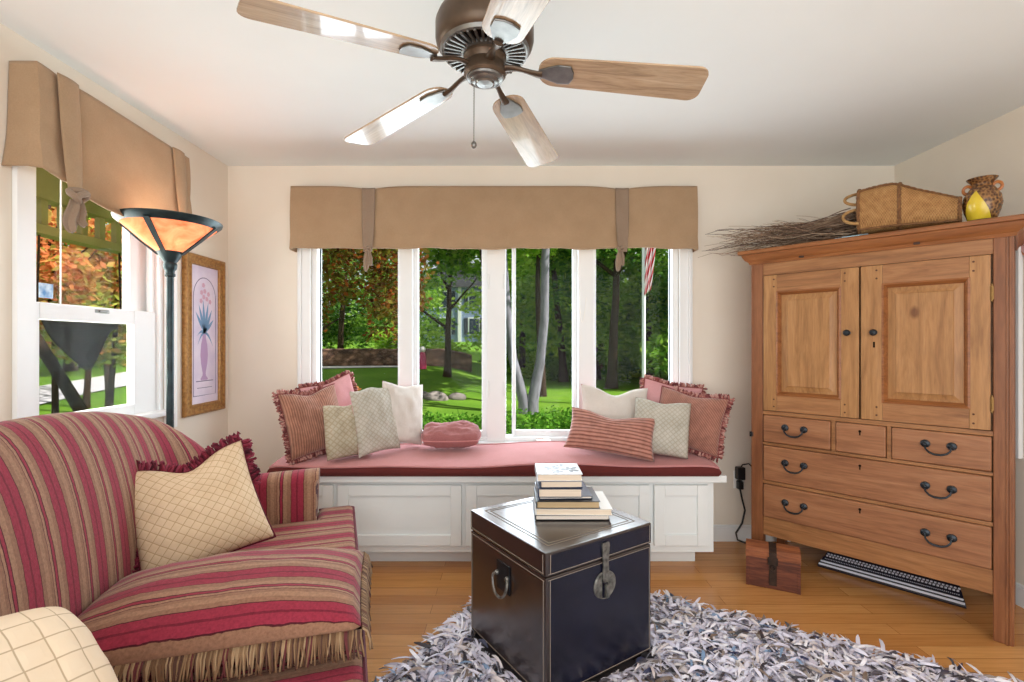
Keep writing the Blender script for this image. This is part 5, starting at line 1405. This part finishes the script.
    po_ = g.grid(rows).build('garden_path', noisy('pale_gravel', S(206, 200, 196), S(184, 178, 176), 12, 0.9), None, 0); struct(po_, 'pale garden path below the stone wall')
    # rocks
    for i, (x, y, s_) in enumerate(((-2.35, 15.2, 0.42), (-1.75, 15.5, 0.30), (-2.9, 15.6, 0.26))):
        g = MB(); g.sphere((0, 0, 0), s_, s_ * 0.8, s_ * 0.5, 18)
        g.v = [tuple(Vector(p) * (1 + 0.3 * mnoise.noise((p[0] * 3 + i * 9, p[1] * 3, p[2] * 3)))) for p in g.v]
        o = g.build('boulder', noisy('grey_rock', S(150, 140, 136), S(106, 100, 98), 5, 0.9, 0.4, 12), None, 50); o.location = (x, y, ground(x, y) + 0.03)
        tag(o, ('largest grey boulder on the lawn in the second pane', 'small grey boulder right of the largest boulder', 'small grey boulder left of the largest boulder')[i], 'rock')
    # house
    hx, hy = -5.4, 44.0; hz = ground(-4, 34)
    hs_ = thing('house', 'blue grey clapboard house with white trim beyond the second pane', 'house', (hx, hy, hz))
    sd = mat('blue_siding', rough=0.8, spec=0.2)
    def sid(m):
        v = coords(m, 'Object'); s_ = nd(m, 'ShaderNodeSeparateXYZ'); lk(m, v, s_.inputs[0])
        f_ = math_(m, 'FRACT', math_(m, 'MULTIPLY', s_.outputs[2], 6.0)); r = ramp(m, [(0.0, S(96, 112, 146)), (0.12, S(132, 150, 184)), (1.0, S(140, 158, 190))]); lk(m, f_, r.inputs[0]); lk(m, r.outputs[0], bsdf(m).inputs['Base Color'])
    sid(sd)
    MB().box(-3.2, 4.2, 0, 7, 1.1, 6.2).build('wall', sd, hs_)
    MB().box(-3.25, 4.25, -0.05, 7.05, -0.5, 1.1).build('foundation', noisy('pale_foundation', S(190, 188, 188), S(170, 168, 170), 3, 0.9), hs_)
    g = MB(); g.prism([(-3.7, 6.1), (4.7, 6.1), (0.5, 9.2)], 0.4, -7.4, 0, M=Matrix.Rotation(R(90), 4, 'X')); g.build('roof', noisy('grey_shingle', S(92, 92, 98), S(70, 70, 76), 8, 0.9), hs_)
    g = MB(); g.box(0.55, 0.85, -0.12, 0.0, -0.2, 6.2); g.box(-3.25, -3.0, -0.06, 0, -0.2, 6.2); g.box(-3.3, 4.3, -0.08, 0.0, 1.0, 1.2); g.build('corner_boards', M['trim'], hs_)
    gl = mat('dark_window_glass', S(46, 58, 76), 0.1)
    for x, z in ((-2.1, 1.9), (-0.6, 1.9), (2.0, 1.9), (3.4, 1.9), (-2.1, 4.3), (-0.6, 4.3), (2.0, 4.3), (3.4, 4.3)):
        f_ = MB(); f_.box(x - 0.55, x + 0.55, -0.06, -0.002, z - 0.1, z + 1.5); fo_ = f_.build('window', M['trim'], hs_)
        MB().box(x - 0.43, x + 0.43, -0.075, -0.05, z, z + 1.38).build('pane', gl, fo_)
        MB().box(x - 0.9, x - 0.56, -0.06, 0.0, z - 0.05, z + 1.45).box(x + 0.56, x + 0.9, -0.06, 0.0, z - 0.05, z + 1.45).build('shutters', mat('dark_shutter', S(40, 48, 64), 0.6), fo_)
    # child's red toy by the stone wall
    ty_ = thing('garden_toy', 'small pink and white garden toy by the stone wall in the second pane', 'toy', (-3.75, 20.6, ground(-3.75, 20.6)))
    MB().lathe([(0.0, 0.0), (0.16, 0.0), (0.14, 0.5), (0.09, 0.7), (0.0, 0.7)], 14).build('toy_body', mat('toy_pink', S(214, 70, 120), 0.5), ty_)
    MB().sphere((0, 0, 0.82), 0.13, seg=12).build('toy_top', mat('toy_white', S(240, 230, 232), 0.5), ty_)
    # flagpole and flag
    fpx, fpy = 2.42, 9.0; fz = ground(fpx, fpy)
    fpole = thing('flagpole', 'white flagpole on the lawn in the rightmost pane', 'flagpole', (fpx, fpy, fz))
    MB().lathe([(0.0, -0.2), (0.036, -0.2), (0.032, 5.2), (0.0, 5.2)], 14).build('pole', mat('white_pole', S(232, 234, 240), 0.4), fpole)
    MB().sphere((0, 0, 5.25), 0.06, seg=12).build('finial', M['brass'], fpole)
    flag = thing('flag', 'red and white striped flag hanging furled on the white flagpole', 'flag', (fpx + 0.045, fpy - 0.045, fz + 2.78))
    fm = mat('flag_stripes', rough=0.8)
    uv, u, v = uvsep(fm); r = ramp(fm, [(0.0, S(204, 24, 46)), (0.5, S(244, 242, 246))], 'CONSTANT'); lk(fm, math_(fm, 'FRACT', math_(fm, 'MULTIPLY', u, 3.4)), r.inputs[0]); lk(fm, r.outputs[0], bsdf(fm).inputs['Base Color'])
    rows, uvs = [], []
    for i in range(31):
        t = i / 30; r_, uu = [], []
        for j in range(29):
            q = j / 28; wd = 0.25 * (0.52 + 0.48 * t ** 0.8)
            r_.append((wd * q * 0.9 - 0.05 * (1 - t), -0.06 * math.sin(q * 15) * (0.4 + 0.6 * t), 1.55 * t + 0.10 * q)); uu.append((0.02 + q * 1.0 + (1 - t) * 1.5, t))
        rows.append(r_); uvs.append(uu)
    fo_ = MB().grid(rows, uvs=uvs).build('flag_cloth', fm, flag, 0); md = fo_.modifiers.new('thickness', 'SOLIDIFY'); md.thickness = 0.004

    # ---- left window view
    tree('maple_tree', 'orange leaved maple outside the left window, left half', -8.6, 8.6, 4.5, 0.09, crown(0, 0, 3.3, 1.25, 18, 501, 0.6), 5500, 0.07, AUTUMN, 502, b0=0.5)
    tree('hedge_tree', 'yellow green leafy tree outside the left window, right half', -8.0, 9.75, 4.2, 0.07, crown(0, 0, 2.5, 1.25, 18, 503, 0.75), 5500, 0.075, leafy('mixed_leaves', [S(128, 170, 66), S(206, 208, 104), S(160, 186, 84), S(226, 164, 96), S(110, 150, 60)], 0.55), 504, b0=0.5)
    for i, (x, y) in enumerate(((-19, 16), (-18, 20), (-20, 24), (-22, 19), (-19, 12))):
        tree('woodland_tree', 'leafy tree beyond the road outside the left window', x, y, 9, 0.2, crown(0, 0, 5.0, 2.8, 16, 520 + i, 1.0) + crown(0, 0, 1.9, 2.2, 8, 530 + i, 0.4), 4200, 0.16, (GREEN, AUTUMN, LIME)[i % 3], 540 + i, group='trees beyond the road', b0=0.5)
    for i, (x, y, r_) in enumerate(((-9.6, 10.3, 0.065), (-10.2, 12.4, 0.08), (-11.5, 13.2, 0.08))):
        tr_ = thing('tree_trunk', ('left dark trunk standing on the lawn outside the left window', 'right dark trunk standing on the lawn outside the left window', 'middle dark trunk standing on the lawn outside the left window')[i], 'tree', (x, y, ground(x, y)))
        trunk_mb(7.0, r_, 560 + i, (0.02, 0), 3, 0.75).build('trunk', M['bark'], tr_, 50)
        leaves_mb(crown(0, 0, 6.8, 1.8, 9, 570 + i, 0.4), 1500, 0.1, 580 + i).build('foliage', GREEN, tr_, 0, recalc=False)
    bt = thing('leaning_tree', 'dark leaning trunk slanting across the lower left window pane', 'tree', (-4.20, 4.85, ground(-4.2, 4.85)))
    gz_ = ground(-4.2, 4.85)
    MB().tube([(0, y_ - 4.85, z_ - gz_) for y_, z_ in ((5.30, gz_ - 0.3), (5.08, 0.15), (4.84, 0.53), (4.58, 0.94), (4.33, 1.32), (4.02, 1.9), (3.72, 2.7))], [0.085, 0.065, 0.056, 0.05, 0.046, 0.042, 0.03], 12).build('trunk', M['bark'], bt)
    MB().tube([(0, 0.25, 0.55), (0, 0.02, 0.93), (0, -0.28, 1.04), (0, -0.62, 1.2)], [0.032, 0.03, 0.026, 0.02], 8).build('branch', M['bark'], bt)
    rd = MB(); rows = []
    for i in range(30):
        y = 4 + i * 22 / 29; x = -14.2 + 0.0 * y; rows.append([(x - 1.3, y, ground(x - 1.3, y) + 0.05), (x + 1.3, y, ground(x + 1.3, y) + 0.05)])
    ro = rd.grid(rows).build('road', noisy('pale_asphalt', S(196, 192, 204), S(172, 168, 182), 2, 0.9), None, 0); struct(ro, 'pale road beyond the lawn outside the left window')
    # porch: olive frieze hanging from the eave, and a dark triangular shade cloth
    ol_m = noisy('olive_paint', S(182, 166, 104), S(160, 144, 86), 4, 0.6)
    pr = thing('porch_frieze', 'olive green porch frieze with balusters outside the top of the left window', 'porch trim', (-2.75, 3.1, 0))
    g = MB(); g.box(-0.05, 0.05, -1.5, 1.6, 2.12, 2.40, 0.005); g.build('top_beam', ol_m, pr)
    MB().box(-0.05, 0.05, -1.5, 1.6, 1.915, 1.97, 0.005).build('bottom_rail', ol_m, pr)
    for i in range(23):
        y = -1.45 + i * 0.135; MB().box(-0.02, 0.02, y - 0.022, y + 0.022, 1.97, 2.12, 0.004).build('baluster', ol_m, pr)
    MB().box(-0.25, 0.73, -4.2, 2.6, 2.401, 2.46, 0.005).build('eave_board', ol_m, pr)  # eave extended along the wall to keep sun out of the left window
    sc = thing('hanging_shade', 'dark brown triangular shade cloth outside the lower left window pane', 'shade cloth', (-2.75, 3.1, 0))
    g = MB(); rows = []
    for i in range(13):
        t = i / 12; hw = 0.315 * (1 - t) + 0.004
        rows.append([(0.03 * math.sin(q * 4 + t * 5), 0.04 + hw * q, 1.425 - 0.30 * t + 0.02 * q * q * (1 - t)) for q in np.linspace(-1, 1, 15)])
    so = g.grid(rows).build('cloth', noisy('dark_weave', S(58, 50, 38), S(40, 34, 26), 10, 0.9, 0.3, 40, 0.1, (1, 1, 6)), sc, 0); md = so.modifiers.new('thickness', 'SOLIDIFY'); md.thickness = 0.02
    tp = MB(); tp.tube([(0, -0.265, 1.44), (0, -0.25, 1.92)], 0.006, 6); tp.tube([(0, 0.345, 1.44), (0, 0.33, 1.92)], 0.006, 6); tp.build('hanging_rope', M['bark'], sc)

struct(MB().box(-3.0, 3.2, YB + 0.16, YB + 1.45, 2.50, 2.60, 0.01).build('sun_block_slab', M['trim']), 'unseen white slab added above the wide window to block sun')  # out of view, added to keep direct sun off the wide window
# ------------------------------------------------------------------ light
wd_ = bpy.data.worlds.new('sky'); SC.world = wd_; wd_.use_nodes = True
bg = wd_.node_tree.nodes['Background']; bg.inputs[0].default_value = (0.90, 0.95, 1.0, 1); bg.inputs[1].default_value = 0.8
sun = bpy.data.lights.new('sun', 'SUN'); sun.energy = 9.0; sun.angle = R(0.6); sun.color = (1.0, 0.95, 0.86)
so_ = bpy.data.objects.new('sun', sun); C.objects.link(so_)
so_.rotation_euler = Vector((-0.72, 0.22, -0.85)).to_track_quat('-Z', 'Y').to_euler()

def area(name, loc, rot, sx, sy, e, col=(1, 1, 1)):
    l = bpy.data.lights.new(name, 'AREA'); l.shape = 'RECTANGLE'; l.size = sx; l.size_y = sy; l.energy = e; l.color = col
    o = bpy.data.objects.new(name, l); C.objects.link(o); o.location = loc; o.rotation_euler = rot
    return o
# daylight coming in through the wide window and the left window; unseen fill light added behind the camera
area('daylight_wide_window', (-0.1, 3.50, 1.36), (R(-90), 0, 0), 2.35, 1.2, 72, (0.82, 0.90, 1.0))
area('daylight_left_window', (XL - 0.22, 2.25, 1.55), (0, R(-90), 0), 1.1, 0.6, 20, (1.0, 0.97, 0.92))
area('fill_behind_camera', (0.35, YF + 0.02, 1.3), (R(90), 0, 0), 4.0, 2.2, 88, (1.0, 0.985, 0.96))  # added fill to brighten the interior, no known source there

SC.view_settings.view_transform = 'Standard'; SC.view_settings.look = 'None'
SC.view_settings.exposure = 0.0; SC.view_settings.gamma = 1.0; SC.view_settings.use_curve_mapping = False
SC.cycles.max_bounces = 12; SC.cycles.diffuse_bounces = 6; SC.cycles.transparent_max_bounces = 24
SC.cycles.sample_clamp_indirect = 6.0
